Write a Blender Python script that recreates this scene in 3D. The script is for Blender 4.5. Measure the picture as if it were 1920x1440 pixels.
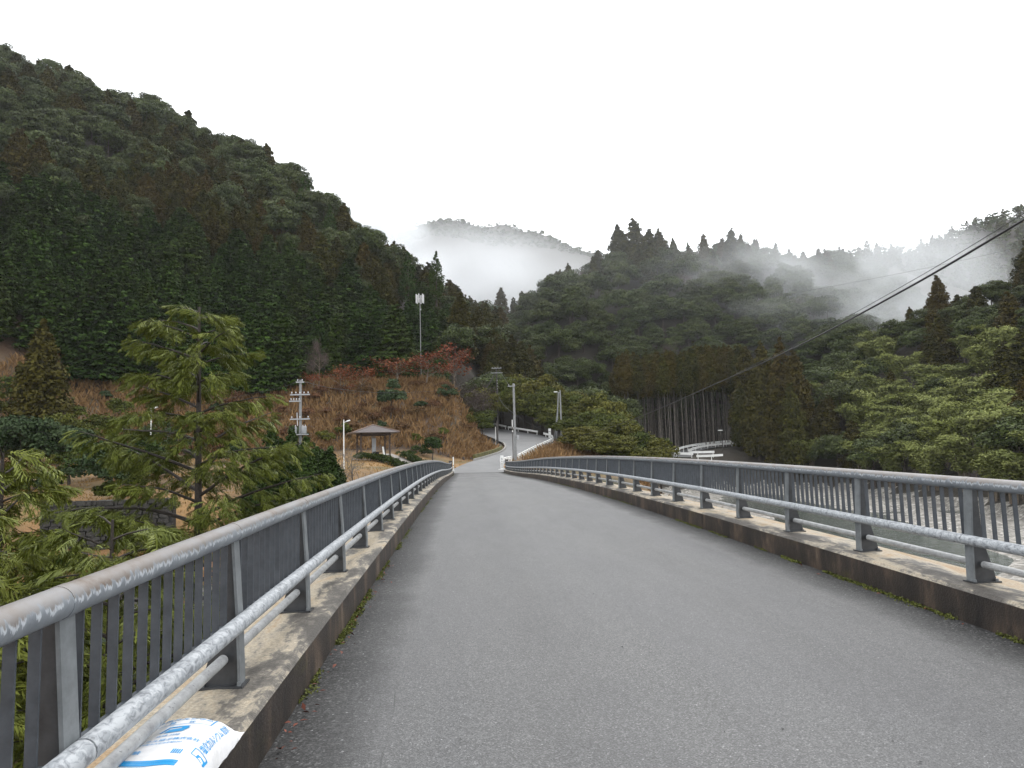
import bpy, math, random
import numpy as np
from mathutils import Vector, Matrix

for o in list(bpy.data.objects):
    bpy.data.objects.remove(o)
sc = bpy.context.scene
COL = sc.collection
rng = np.random.default_rng(11)
random.seed(5)

# ------------------------------------------------------------------ camera
YAW, PITCH, ROLL, FPX, EYE = 0.07047, 0.10, 0.02836, 1328.0, 1.5
r0 = Vector((math.cos(YAW), -math.sin(YAW), 0))
fw = Vector((math.sin(YAW) * math.cos(PITCH), math.cos(YAW) * math.cos(PITCH), math.sin(PITCH)))
u0 = r0.cross(fw)
cR = r0 * math.cos(ROLL) - u0 * math.sin(ROLL)
cU = r0 * math.sin(ROLL) + u0 * math.cos(ROLL)
cam = bpy.data.cameras.new('camera')
cam.sensor_width = 36
cam.lens = 36 * FPX / 1920
cam.clip_start, cam.clip_end = 0.05, 6000
camo = bpy.data.objects.new('camera', cam)
COL.objects.link(camo)
camo.matrix_world = Matrix(((cR.x, cU.x, -fw.x, 0), (cR.y, cU.y, -fw.y, 0), (cR.z, cU.z, -fw.z, EYE), (0, 0, 0, 1)))
sc.camera = camo

# ------------------------------------------------------------------ sky, sun, exposure
w = bpy.data.worlds.new('World')
sc.world = w
w.use_nodes = True
nt = w.node_tree
nt.nodes.clear()
SUN_EL, SUN_AZ = math.radians(58), math.radians(25)
sky = nt.nodes.new('ShaderNodeTexSky')
sky.sky_type = 'NISHITA'
sky.sun_disc = False
sky.sun_elevation = SUN_EL
sky.sun_rotation = SUN_AZ
sky.air_density, sky.dust_density = 1.0, 6.0
cl = nt.nodes.new('ShaderNodeMix')            # closed cloud cover: an even white layer over the clear sky
cl.data_type = 'RGBA'
cl.inputs[0].default_value = 0.93
cl.inputs[7].default_value = (22.5, 22.9, 23.4, 1)
nt.links.new(sky.outputs[0], cl.inputs[6])
bg = nt.nodes.new('ShaderNodeBackground')
bg.inputs[1].default_value = 0.1
nt.links.new(cl.outputs[2], bg.inputs[0])
wo = nt.nodes.new('ShaderNodeOutputWorld')
nt.links.new(bg.outputs[0], wo.inputs[0])
sl = bpy.data.lights.new('sun', 'SUN')
sl.energy = 0.9
sl.angle = math.radians(25)
sl.color = (1, 0.97, 0.93)
so = bpy.data.objects.new('sun', sl)
COL.objects.link(so)
sd = Vector((math.sin(SUN_AZ) * math.cos(SUN_EL), math.cos(SUN_AZ) * math.cos(SUN_EL), math.sin(SUN_EL)))
so.rotation_euler = sd.to_track_quat('Z', 'Y').to_euler()
sc.view_settings.view_transform = 'Standard'
sc.view_settings.look = 'None'
sc.view_settings.exposure = 0.0
sc.view_settings.gamma = 1
sc.cycles.use_denoising = True
sc.cycles.max_bounces = 6
sc.cycles.diffuse_bounces = 3
sc.cycles.glossy_bounces = 3
sc.cycles.volume_bounces = 2
sc.cycles.use_adaptive_sampling = True
sc.cycles.adaptive_threshold = 0.02


# ------------------------------------------------------------------ helpers
def ray(px, py):
    dx, dy = px - 960, py - 720
    v = cR * (dx / FPX) + cU * (-dy / FPX) + fw
    return v


def at(px, py, Y):
    """World point seen at a pixel of the photograph, at world distance Y along the bridge."""
    v = ray(px, py)
    t = Y / v.y
    return Vector((v.x * t, Y, EYE + v.z * t))


Rn = np.array([list(cR), list(cU), list(fw)])


def project(P):
    P = np.asarray(P, float) - np.array([0, 0, EYE])
    c = P @ Rn.T
    z = np.where(c[..., 2] > 0.1, c[..., 2], 0.1)
    return 960 + FPX * c[..., 0] / z, 720 - FPX * c[..., 1] / z, c[..., 2]


def link(o, parent=None):
    COL.objects.link(o)
    if parent is not None:
        o.parent = parent
    return o


def tag(o, label=None, cat=None, group=None, kind=None):
    if label: o['label'] = label
    if cat: o['category'] = cat
    if group: o['group'] = group
    if kind: o['kind'] = kind
    return o


def empty(name, loc=(0, 0, 0), rz=0.0):
    o = bpy.data.objects.new(name, None)
    o.location = loc
    o.rotation_euler = (0, 0, rz)
    o.empty_display_size = 0.2
    return link(o)


def copy_tree(o, parent=None):
    c = o.copy()
    link(c)
    c.parent = parent
    for ch in o.children:
        copy_tree(ch, c)
    return c


def mesh_np(name, V, F, mats, tint=None, smooth=False, mi=None):
    V = np.asarray(V, np.float32)
    F = np.asarray(F, np.int32)
    me = bpy.data.meshes.new(name)
    k = F.shape[1]
    me.vertices.add(len(V))
    me.vertices.foreach_set('co', V.ravel())
    me.loops.add(F.size)
    me.loops.foreach_set('vertex_index', F.ravel())
    me.polygons.add(len(F))
    me.polygons.foreach_set('loop_start', np.arange(len(F), dtype=np.int32) * k)
    if smooth:
        me.polygons.foreach_set('use_smooth', np.ones(len(F), bool))
    if mi is not None:
        me.polygons.foreach_set('material_index', np.asarray(mi, np.int32))
    for m in (mats if isinstance(mats, (list, tuple)) else [mats]):
        me.materials.append(m)
    if tint is not None:
        a = me.attributes.new('tint', 'FLOAT', 'FACE')
        a.data.foreach_set('value', np.asarray(tint, np.float32))
    me.update(calc_edges=True)
    return me


class MB:
    """Collects boxes, tubes and sheets into one mesh."""

    def __init__(s):
        s.v, s.f, s.m = [], [], []

    def add(s, vs, fs, m=0):
        b = len(s.v)
        s.v += [tuple(v) for v in vs]
        s.f += [tuple(i + b for i in f) for f in fs]
        s.m += [m] * len(fs)
        return s

    def box(s, c, sz, rot=None, m=0, top=(1, 1), shift=(0, 0)):
        hx, hy, hz = sz[0] / 2, sz[1] / 2, sz[2] / 2
        vs = []
        for z in (-1, 1):
            kx, ky = (top if z > 0 else (1, 1))
            ox, oy = (shift if z > 0 else (0, 0))
            for x, y in ((-1, -1), (1, -1), (1, 1), (-1, 1)):
                vs.append(Vector((x * hx * kx + ox, y * hy * ky + oy, z * hz)))
        if rot is not None:
            vs = [rot @ v for v in vs]
        c = Vector(c)
        return s.add([v + c for v in vs], [(3, 2, 1, 0), (4, 5, 6, 7), (0, 1, 5, 4), (1, 2, 6, 5), (2, 3, 7, 6), (3, 0, 4, 7)], m)

    def bar(s, a, b, wd, th, m=0):
        a, b = Vector(a), Vector(b)
        d = b - a
        q = d.to_track_quat('Z', 'Y').to_matrix()
        return s.box((a + b) / 2, (wd, th, d.length), q, m)

    def tube(s, pts, rad, n=8, m=0, cap=True):
        pts = [Vector(p) for p in pts]
        if not hasattr(rad, '__len__'):
            rad = [rad] * len(pts)
        vs, fs = [], []
        ref = None
        for i, p in enumerate(pts):
            d = (pts[min(i + 1, len(pts) - 1)] - pts[max(i - 1, 0)]).normalized()
            if ref is None:
                ref = Vector((0, 0, 1)) if abs(d.z) < 0.9 else Vector((1, 0, 0))
            a = d.cross(ref).normalized()
            b = a.cross(d).normalized()
            ref = b
            for k in range(n):
                t = 2 * math.pi * k / n
                vs.append(p + (a * math.cos(t) + b * math.sin(t)) * rad[i])
        for i in range(len(pts) - 1):
            for k in range(n):
                k2 = (k + 1) % n
                fs.append((i * n + k, i * n + k2, (i + 1) * n + k2, (i + 1) * n + k))
        if cap:
            fs.append(tuple(range(n - 1, -1, -1)))
            e = (len(pts) - 1) * n
            fs.append(tuple(e + k for k in range(n)))
        return s.add(vs, fs, m)

    def mesh(s, name, mats, smooth=None, bevel=0):
        me = bpy.data.meshes.new(name)
        me.from_pydata(s.v, [], s.f)
        for m in (mats if isinstance(mats, (list, tuple)) else [mats]):
            me.materials.append(m)
        me.polygons.foreach_set('material_index', s.m)
        if smooth is not None:
            me.polygons.foreach_set('use_smooth', [True] * len(s.f))
            me.update()
            me.set_sharp_from_angle(angle=math.radians(smooth))
        me.update()
        return me

    def build(s, name, mats, parent=None, smooth=None, bevel=0):
        o = bpy.data.objects.new(name, s.mesh(name, mats, smooth))
        if bevel:
            b = o.modifiers.new('edge', 'BEVEL')
            b.width = bevel
            b.segments = 2
            b.limit_method = 'ANGLE'
        return link(o, parent)


def part(name, me, parent, loc=None):
    o = bpy.data.objects.new(name, me)
    if loc is not None:
        o.location = loc
    return link(o, parent)


# ---- noise for terrain (value noise, numpy)
_perm = np.random.default_rng(3).random((256, 256))


def vnoise(x, y):
    xi, yi = np.floor(x).astype(int), np.floor(y).astype(int)
    fx, fy = x - xi, y - yi
    fx, fy = fx * fx * (3 - 2 * fx), fy * fy * (3 - 2 * fy)
    g = lambda a, b: _perm[a & 255, b & 255]
    return (g(xi, yi) * (1 - fx) + g(xi + 1, yi) * fx) * (1 - fy) + (g(xi, yi + 1) * (1 - fx) + g(xi + 1, yi + 1) * fx) * fy


def fbm(x, y, o=4):
    s, a, t = 0, 1, 0
    for k in range(o):
        s = s + a * (vnoise(x * 2 ** k + 17 * k, y * 2 ** k + 31 * k) - 0.5)
        a *= 0.5
    return s


def sstep(a, b, x):
    t = np.clip((x - a) / (b - a), 0, 1)
    return t * t * (3 - 2 * t)


# ------------------------------------------------------------------ materials
def new_mat(name):
    m = bpy.data.materials.new(name)
    m.use_nodes = True
    t = m.node_tree
    return m, t, t.nodes['Principled BSDF']


def N(t, kind, **kw):
    n = t.nodes.new(kind)
    for k, v in kw.items():
        if isinstance(k, str) and hasattr(n, k):
            setattr(n, k, v)
        else:
            n.inputs[k].default_value = v
    return n


def L(t, a, b):
    t.links.new(a, b)


def ramp(t, fac, stops):
    r = t.nodes.new('ShaderNodeValToRGB')
    e = r.color_ramp.elements
    while len(e) < len(stops):
        e.new(0.5)
    for i, (p, c) in enumerate(stops):
        e[i].position = p
        e[i].color = (c[0], c[1], c[2], 1) if hasattr(c, '__len__') else (c, c, c, 1)
    L(t, fac, r.inputs[0])
    return r.outputs[0]


def noise(t, scale, detail=4, rough=0.55, vec=None, dist=0.0):
    n = t.nodes.new('ShaderNodeTexNoise')
    n.inputs['Scale'].default_value = scale
    n.inputs['Detail'].default_value = detail
    n.inputs['Roughness'].default_value = rough
    n.inputs['Distortion'].default_value = dist
    if vec is not None:
        L(t, vec, n.inputs['Vector'])
    return n.outputs[0]


def objco(t, scale=(1, 1, 1), rnd=False):
    c = t.nodes.new('ShaderNodeTexCoord')
    mp = t.nodes.new('ShaderNodeMapping')
    mp.inputs['Scale'].default_value = scale
    L(t, c.outputs['Object'], mp.inputs[0])
    if rnd:
        oi = t.nodes.new('ShaderNodeObjectInfo')
        ml = N(t, 'ShaderNodeMath', operation='MULTIPLY')
        ml.inputs[1].default_value = 97.0
        L(t, oi.outputs['Random'], ml.inputs[0])
        cx = t.nodes.new('ShaderNodeCombineXYZ')
        for i in range(3):
            L(t, ml.outputs[0], cx.inputs[i])
        L(t, cx.outputs[0], mp.inputs['Location'])
    return mp.outputs[0], c


def mix(t, fac, a, b):
    n = t.nodes.new('ShaderNodeMix')
    n.data_type = 'RGBA'
    for s, v in ((0, fac), (6, a), (7, b)):
        if hasattr(v, 'is_linked'):
            L(t, v, n.inputs[s])
        elif s == 0:
            n.inputs[0].default_value = v
        else:
            n.inputs[s].default_value = (v[0], v[1], v[2], 1)
    return n.outputs[2]


def math_(t, op, a, b=None, clamp=False):
    n = N(t, 'ShaderNodeMath', operation=op)
    n.use_clamp = clamp
    for i, v in enumerate((a, b)):
        if v is None: continue
        if hasattr(v, 'is_linked'):
            L(t, v, n.inputs[i])
        else:
            n.inputs[i].default_value = v
    return n.outputs[0]


def bump(t, b, h, strength, dist):
    n = t.nodes.new('ShaderNodeBump')
    n.inputs['Strength'].default_value = strength
    n.inputs['Distance'].default_value = dist
    L(t, h, n.inputs['Height'])
    L(t, n.outputs[0], b.inputs['Normal'])


def simple(name, col, rough=0.6, metal=0.0, vary=0.15, scale=8.0, spec=0.5):
    m, t, b = new_mat(name)
    v, _ = objco(t, rnd=True)
    n = noise(t, scale, 5, 0.6, v)
    lo = [c * (1 - vary) for c in col]
    hi = [min(1, c * (1 + vary)) for c in col]
    L(t, ramp(t, n, [(0.3, lo), (0.7, hi)]), b.inputs['Base Color'])
    b.inputs['Roughness'].default_value = rough
    b.inputs['Metallic'].default_value = metal
    b.inputs['Specular IOR Level'].default_value = spec
    return m


def leaf_mat(name, dark, light, alt=None, alt_amt=0.35, rough=0.65, spec=0.07, trans=0.0):
    """Leaf colour: clump tint from the mesh, a shift per tree, and an odd tone in patches."""
    m, t, b = new_mat(name)
    a = t.nodes.new('ShaderNodeAttribute')
    a.attribute_name = 'tint'
    oi = t.nodes.new('ShaderNodeObjectInfo')
    f = math_(t, 'ADD', math_(t, 'MULTIPLY', a.outputs['Fac'], 0.72), math_(t, 'MULTIPLY', oi.outputs['Random'], 0.28))
    c = mix(t, f, dark, light)
    if alt:
        sep = math_(t, 'FRACT', math_(t, 'MULTIPLY', oi.outputs['Random'], 7.13))
        g = math_(t, 'MULTIPLY', math_(t, 'POWER', sep, 2.0), alt_amt * 2, clamp=True)
        c = mix(t, g, c, alt)
    L(t, c, b.inputs['Base Color'])
    b.inputs['Roughness'].default_value = rough
    b.inputs['Specular IOR Level'].default_value = spec
    return m


M = {}
# asphalt: wet, fine stone chips, coarser and darker along the kerbs
m, t, b = new_mat('asphalt')
v, tc = objco(t)
sep = t.nodes.new('ShaderNodeSeparateXYZ')
L(t, tc.outputs['Object'], sep.inputs[0])
wob = noise(t, 0.9, 5, 0.65, v)
xx = math_(t, 'ADD', sep.outputs[0], math_(t, 'MULTIPLY', math_(t, 'SUBTRACT', wob, 0.5), 0.5))
edge = math_(t, 'SUBTRACT', math_(t, 'ABSOLUTE', math_(t, 'SUBTRACT', xx, 1.43)), 1.86, )
edge = ramp(t, math_(t, 'MULTIPLY', edge, 1.6, clamp=True), [(0.0, 0.0), (0.35, 0.55), (1.0, 1.0)])
vo = t.nodes.new('ShaderNodeTexVoronoi')
vo.inputs['Scale'].default_value = 135
L(t, v, vo.inputs['Vector'])
chip = ramp(t, vo.outputs['Color'], [(0.0, 0.026), (0.5, 0.068), (0.8, 0.112), (0.96, 0.2), (1.0, 0.45)])
vo2 = t.nodes.new('ShaderNodeTexVoronoi')
vo2.inputs['Scale'].default_value = 80
L(t, v, vo2.inputs['Vector'])
chip2 = ramp(t, vo2.outputs['Color'], [(0.0, 0.012), (0.5, 0.028), (0.8, 0.065), (0.95, 0.16), (1.0, 0.5)])
big = noise(t, 1.0, 5, 0.62, objco(t, (0.9, 0.16, 1))[0])
patch = ramp(t, big, [(0.3, (0.74, 0.74, 0.77)), (0.55, (1.0, 1.0, 1.0)), (0.75, (1.15, 1.14, 1.12))])
base = mix(t, edge, chip, chip2)
mot = ramp(t, noise(t, 28, 5, 0.7, v), [(0.3, 0.86), (0.7, 1.13)])
m0 = t.nodes.new('ShaderNodeMix'); m0.data_type = 'RGBA'; m0.blend_type = 'MULTIPLY'; m0.inputs[0].default_value = 1
L(t, base, m0.inputs[6]); L(t, mot, m0.inputs[7])
base = m0.outputs[2]
mm = t.nodes.new('ShaderNodeMix'); mm.data_type = 'RGBA'; mm.blend_type = 'MULTIPLY'; mm.inputs[0].default_value = 1
L(t, base, mm.inputs[6]); L(t, patch, mm.inputs[7])
trk = None
for xc in (0.55, 2.35):
    d = math_(t, 'ABSOLUTE', math_(t, 'SUBTRACT', xx, xc))
    c = ramp(t, d, [(0.05, 1.0), (0.5, 0.0)])
    trk = c if trk is None else math_(t, 'MAXIMUM', trk, c)
trk = math_(t, 'MULTIPLY', trk, ramp(t, noise(t, 0.5, 4, 0.6, v), [(0.35, 0.25), (0.65, 1.0)]))
tk = t.nodes.new('ShaderNodeMix'); tk.data_type = 'RGBA'; tk.blend_type = 'MULTIPLY'
L(t, math_(t, 'MULTIPLY', trk, 0.55), tk.inputs[0]); L(t, mm.outputs[2], tk.inputs[6]); tk.inputs[7].default_value = (0.62, 0.62, 0.63, 1)
# two old joint lines along the lane
v2, _ = objco(t, (1, 0.06, 1))
jw = math_(t, 'MULTIPLY', math_(t, 'SUBTRACT', noise(t, 3.0, 4, 0.7, v2), 0.5), 0.16)
crk = None
for xc in (-0.42, 3.22):
    d = math_(t, 'ABSOLUTE', math_(t, 'SUBTRACT', math_(t, 'ADD', sep.outputs[0], jw), xc))
    c = math_(t, 'LESS_THAN', d, 0.0028)
    crk = c if crk is None else math_(t, 'MAXIMUM', crk, c)
brk = ramp(t, noise(t, 1.1, 3, 0.6, v), [(0.48, 0.0), (0.56, 0.8)])
base = mix(t, math_(t, 'MULTIPLY', crk, brk), tk.outputs[2], (0.02, 0.02, 0.02))
L(t, base, b.inputs['Base Color'])
rg = ramp(t, noise(t, 0.55, 5, 0.6, objco(t, (1.6, 0.3, 1))[0]), [(0.3, 0.42), (0.7, 0.62)])
L(t, mix(t, edge, rg, (0.8, 0.8, 0.8)), b.inputs['Roughness'])
L(t, mix(t, edge, (0.58, 0.58, 0.58), (0.2, 0.2, 0.2)), b.inputs['Specular IOR Level'])
bump(t, b, math_(t, 'ADD', vo.outputs['Distance'], math_(t, 'MULTIPLY', noise(t, 260, 2, 0.5, v), 0.5)), 0.35, 0.004)
M['asphalt'] = m

# kerb concrete: stained, dark wet face, tan lime streaks on top
m, t, b = new_mat('stained_concrete')
v, tc = objco(t)
vs_, _ = objco(t, (1.6, 0.5, 1.6))
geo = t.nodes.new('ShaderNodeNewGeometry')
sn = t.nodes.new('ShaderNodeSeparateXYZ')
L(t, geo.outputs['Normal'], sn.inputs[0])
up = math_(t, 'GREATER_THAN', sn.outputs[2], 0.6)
sp = t.nodes.new('ShaderNodeSeparateXYZ')
L(t, tc.outputs['Object'], sp.inputs[0])
n1 = noise(t, 2.1, 9, 0.68, vs_, 0.4)
n2 = noise(t, 14, 8, 0.7, v)
n3 = noise(t, 60, 4, 0.6, v)
outer = math_(t, 'MULTIPLY', math_(t, 'SUBTRACT', math_(t, 'ABSOLUTE', math_(t, 'SUBTRACT', sp.outputs[0], 1.43)), 2.58), 0.40)
stn = math_(t, 'ADD', math_(t, 'ADD', math_(t, 'MULTIPLY', n1, 1.5), -0.25), math_(t, 'ADD', outer, math_(t, 'MULTIPLY', math_(t, 'SUBTRACT', n2, 0.5), 0.35)))
topc = ramp(t, stn, [(0.36, (0.07, 0.063, 0.055)), (0.47, (0.14, 0.128, 0.11)), (0.505, (0.28, 0.25, 0.20)), (0.62, (0.42, 0.36, 0.27)), (0.80, (0.36, 0.25, 0.14))])
speck = ramp(t, n3, [(0.35, (0.6, 0.58, 0.55)), (0.65, (1.1, 1.1, 1.1))])
mt = t.nodes.new('ShaderNodeMix'); mt.data_type = 'RGBA'; mt.blend_type = 'MULTIPLY'; mt.inputs[0].default_value = 0.8
L(t, topc, mt.inputs[6]); L(t, speck, mt.inputs[7])
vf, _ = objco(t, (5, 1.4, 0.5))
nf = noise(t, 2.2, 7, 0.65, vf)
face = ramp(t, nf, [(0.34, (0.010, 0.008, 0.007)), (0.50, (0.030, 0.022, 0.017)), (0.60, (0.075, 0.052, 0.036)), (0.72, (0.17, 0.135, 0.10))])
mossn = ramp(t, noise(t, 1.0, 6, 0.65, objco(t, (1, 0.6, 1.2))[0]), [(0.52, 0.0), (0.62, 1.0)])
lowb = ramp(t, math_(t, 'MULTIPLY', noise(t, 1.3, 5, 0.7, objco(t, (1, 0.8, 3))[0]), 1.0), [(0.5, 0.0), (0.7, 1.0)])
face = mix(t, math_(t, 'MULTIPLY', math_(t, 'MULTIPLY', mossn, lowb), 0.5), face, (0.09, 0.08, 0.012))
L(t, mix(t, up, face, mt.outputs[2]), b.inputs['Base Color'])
b.inputs['Roughness'].default_value = 0.62
bump(t, b, math_(t, 'ADD', n2, n3), 0.5, 0.01)
M['kerb'] = m


def metal_mat(name, base, dark, worn, mode):
    m, t, b = new_mat(name)
    v, tc = objco(t, rnd=True)
    so_ = t.nodes.new('ShaderNodeSeparateXYZ')
    L(t, tc.outputs['Object'], so_.inputs[0])
    n1 = noise(t, 9, 8, 0.7, v)
    c = ramp(t, n1, [(0.3, dark), (0.62, base)])
    if mode == 'top':       # bare weathered crown of the handrail, ragged flaked paint below it
        vj, _ = objco(t, (14, 30, 6), rnd=True)
        nj = noise(t, 1.0, 5, 0.7, vj)
        hgt = math_(t, 'ADD', math_(t, 'MULTIPLY', so_.outputs[2], 9.0), math_(t, 'MULTIPLY', math_(t, 'SUBTRACT', nj, 0.5), 1.1))
        k = ramp(t, hgt, [(0.10, 0.0), (0.16, 1.0)])
        brown = ramp(t, noise(t, 2.6, 6, 0.7, v), [(0.42, (0.19, 0.185, 0.185)), (0.58, (0.16, 0.14, 0.125)), (0.68, (0.10, 0.065, 0.04))])
        flake = math_(t, 'MULTIPLY', ramp(t, hgt, [(-0.0, 0.0), (0.02, 1.0)]), ramp(t, nj, [(0.45, 0.0), (0.52, 1.0)]))
        c = mix(t, flake, c, worn)
        c = mix(t, k, c, brown)
    elif mode == 'scaly':   # overlapping crescents of old paint round the pipe
        vj, _ = objco(t, (38, 26, 38), rnd=True)
        nn = noise(t, 1.0, 4, 0.6, vj, 0.9)
        c = mix(t, ramp(t, nn, [(0.44, 0.0), (0.50, 1.0)]), worn, base)
        c = mix(t, ramp(t, nn, [(0.56, 0.0), (0.62, 1.0)]), c, dark)
        bump(t, b, nn, 0.3, 0.004)
    elif mode == 'speck':
        nn = noise(t, 55, 4, 0.6, v)
        c = mix(t, ramp(t, nn, [(0.6, 0.0), (0.66, 1.0)]), c, dark)
    elif mode == 'plain':
        nn = noise(t, 40, 6, 0.7, v)
        c = mix(t, math_(t, 'MULTIPLY', nn, 0.5), c, dark)
        rst = math_(t, 'MULTIPLY', ramp(t, n1, [(0.66, 0.0), (0.76, 1.0)]), 0.5)
        c = mix(t, rst, c, worn)
    L(t, c, b.inputs['Base Color'])
    b.inputs['Metallic'].default_value = 0.0
    b.inputs['Roughness'].default_value = 0.42
    b.inputs['Specular IOR Level'].default_value = 0.5
    return m


M['rail_top'] = metal_mat('weathered_handrail', (0.22, 0.24, 0.26), (0.13, 0.145, 0.165), (0.42, 0.45, 0.48), 'top')
M['rail_mid'] = metal_mat('scaly_pipe', (0.29, 0.31, 0.33), (0.175, 0.185, 0.20), (0.41, 0.43, 0.45), 'scaly')
M['rail_low'] = metal_mat('pale_pipe', (0.44, 0.45, 0.45), (0.20, 0.20, 0.205), (0.4, 0.4, 0.4), 'speck')
M['post'] = metal_mat('galvanised_post', (0.20, 0.215, 0.225), (0.10, 0.11, 0.115), (0.20, 0.17, 0.13), 'plain')
M['web'] = metal_mat('dark_web', (0.045, 0.048, 0.052), (0.014, 0.015, 0.017), (0.07, 0.05, 0.035), 'plain')  # web plates coloured much darker than the flange
M['bar'] = metal_mat('galvanised_bar', (0.070, 0.080, 0.093), (0.028, 0.034, 0.042), (0.14, 0.145, 0.15), 'plain')
M['bark'] = simple('bark', (0.055, 0.042, 0.034), 0.85, vary=0.5, scale=14)
M['wet_bark'] = simple('wet_bark', (0.030, 0.023, 0.018), 0.7, vary=0.6, scale=30)
M['pale_bark'] = simple('pale_bark', (0.13, 0.115, 0.098), 0.85, vary=0.45, scale=3)
M['stem'] = simple('cedar_stem', (0.115, 0.10, 0.086), 0.85, vary=0.55, scale=1.2)
M['twig'] = simple('twig', (0.15, 0.12, 0.09), 0.85, vary=0.35, scale=6)
M['concrete_pole'] = simple('concrete_pole', (0.21, 0.215, 0.215), 0.7, vary=0.15, scale=3)
M['dark_pole'] = simple('dark_pole', (0.05, 0.045, 0.04), 0.7, vary=0.3, scale=3)
M['white_paint'] = simple('white_paint', (0.74, 0.74, 0.72), 0.5, vary=0.08, scale=3)
M['grey_paint'] = simple('grey_paint', (0.30, 0.31, 0.32), 0.5, vary=0.12, scale=3)
M['insulator'] = simple('insulator', (0.5, 0.5, 0.5), 0.3, vary=0.05)
M['black_rubber'] = simple('black_rubber', (0.012, 0.012, 0.013), 0.5, vary=0.2)
M['roof'] = simple('roof_sheet', (0.075, 0.060, 0.058), 0.55, vary=0.2, scale=2)
M['ridge'] = simple('ridge_cap', (0.14, 0.09, 0.065), 0.55, vary=0.2, scale=2)
M['timber'] = simple('dark_timber', (0.055, 0.038, 0.030), 0.75, vary=0.3, scale=5)
M['stone'] = simple('stone', (0.034, 0.031, 0.027), 0.85, vary=0.5, scale=3)
M['mortar'] = simple('mortar', (0.03, 0.028, 0.025), 0.9, vary=0.3, scale=5)
M['end_stone'] = simple('end_stone', (0.035, 0.028, 0.026), 0.6, vary=0.3, scale=5)
M['moss'] = simple('moss', (0.075, 0.085, 0.012), 0.9, vary=0.5, scale=25)
M['mossy'] = simple('mossy_concrete', (0.085, 0.078, 0.02), 0.9, vary=0.6, scale=2)
M['dead_leaf'] = simple('dead_leaf', (0.13, 0.034, 0.018), 0.7, vary=0.5, scale=9)
M['concrete'] = simple('concrete', (0.26, 0.25, 0.235), 0.8, vary=0.25, scale=2)
M['path'] = simple('path_paving', (0.21, 0.19, 0.17), 0.75, vary=0.15, scale=2)
M['cypress'] = leaf_mat('cypress_leaf', (0.005, 0.013, 0.0025), (0.050, 0.096, 0.015), (0.042, 0.056, 0.009), 0.3)
M['cedar'] = leaf_mat('cedar_leaf', (0.009, 0.013, 0.003), (0.076, 0.072, 0.013), (0.070, 0.045, 0.011), 0.35)
M['broad'] = leaf_mat('broadleaf', (0.008, 0.016, 0.004), (0.086, 0.112, 0.030), (0.056, 0.062, 0.020), 0.3, rough=0.55, spec=0.14)
M['yellow_broad'] = leaf_mat('yellow_green_leaf', (0.022, 0.036, 0.009), (0.10, 0.115, 0.022), (0.11, 0.09, 0.018), 0.3)
M['bamboo'] = leaf_mat('bamboo_leaf', (0.050, 0.070, 0.018), (0.27, 0.29, 0.095), (0.15, 0.17, 0.04), 0.35)
M['red'] = leaf_mat('red_leaf', (0.10, 0.026, 0.014), (0.27, 0.082, 0.034), (0.19, 0.085, 0.03), 0.3)
M['hazebare'] = leaf_mat('bare_twigs', (0.045, 0.034, 0.032), (0.10, 0.075, 0.068))
M['spray'] = leaf_mat('cypress_spray', (0.026, 0.044, 0.006), (0.19, 0.215, 0.034), (0.14, 0.12, 0.02), 0.08, rough=0.5, spec=0.2)
M['darkshrub'] = leaf_mat('dark_shrub', (0.012, 0.024, 0.007), (0.045, 0.072, 0.016), None)
M['blueshrub'] = leaf_mat('grey_green_leaf', (0.014, 0.028, 0.010), (0.062, 0.088, 0.040), None)
M['hedge'] = leaf_mat('hedge_leaf', (0.018, 0.030, 0.008), (0.05, 0.07, 0.018), None)
M['rust'] = leaf_mat('rust_leaf', (0.050, 0.025, 0.014), (0.17, 0.085, 0.045), (0.13, 0.09, 0.04), 0.3, rough=0.8, spec=0.1)
M['straw'] = leaf_mat('straw', (0.20, 0.12, 0.045), (0.36, 0.235, 0.085), None, rough=0.8, spec=0.1)
M['drygrass'] = leaf_mat('dry_grass', (0.075, 0.040, 0.019), (0.34, 0.21, 0.095), (0.17, 0.085, 0.042), 0.4, rough=0.8, spec=0.1)

# ground: tone from the kind of cover at each vertex
m, t, b = new_mat('ground_cover')
a = t.nodes.new('ShaderNodeAttribute')
a.attribute_name = 'cover'
v, _ = objco(t)
g1 = noise(t, 1.6, 8, 0.7, v)
g2 = noise(t, 0.18, 4, 0.6, v)
mod = math_(t, 'ADD', math_(t, 'MULTIPLY', g1, 1.1), math_(t, 'MULTIPLY', g2, 0.7))
mg = t.nodes.new('ShaderNodeMix'); mg.data_type = 'RGBA'; mg.blend_type = 'MULTIPLY'; mg.inputs[0].default_value = 1
L(t, a.outputs['Color'], mg.inputs[6])
L(t, ramp(t, math_(t, 'MULTIPLY', mod, 0.5), [(0.25, 0.45), (0.65, 1.35)]), mg.inputs[7])
L(t, mg.outputs[2], b.inputs['Base Color'])
b.inputs['Roughness'].default_value = 0.85
bump(t, b, g1, 0.6, 0.25)
M['ground'] = m
m, t, b = new_mat('gravel')
v, _ = objco(t)
vo = t.nodes.new('ShaderNodeTexVoronoi'); vo.inputs['Scale'].default_value = 3.2
L(t, v, vo.inputs['Vector'])
L(t, ramp(t, vo.outputs['Color'], [(0.1, (0.10, 0.095, 0.085)), (0.6, (0.22, 0.205, 0.18)), (0.95, (0.42, 0.40, 0.37))]), b.inputs['Base Color'])
b.inputs['Roughness'].default_value = 0.8
bump(t, b, vo.outputs['Distance'], 0.9, 0.12)
M['gravel'] = m
m, t, b = new_mat('river_water')
v, _ = objco(t, (1, 0.5, 1))
b.inputs['Base Color'].default_value = (0.035, 0.05, 0.045, 1)
b.inputs['Roughness'].default_value = 0.08
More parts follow.
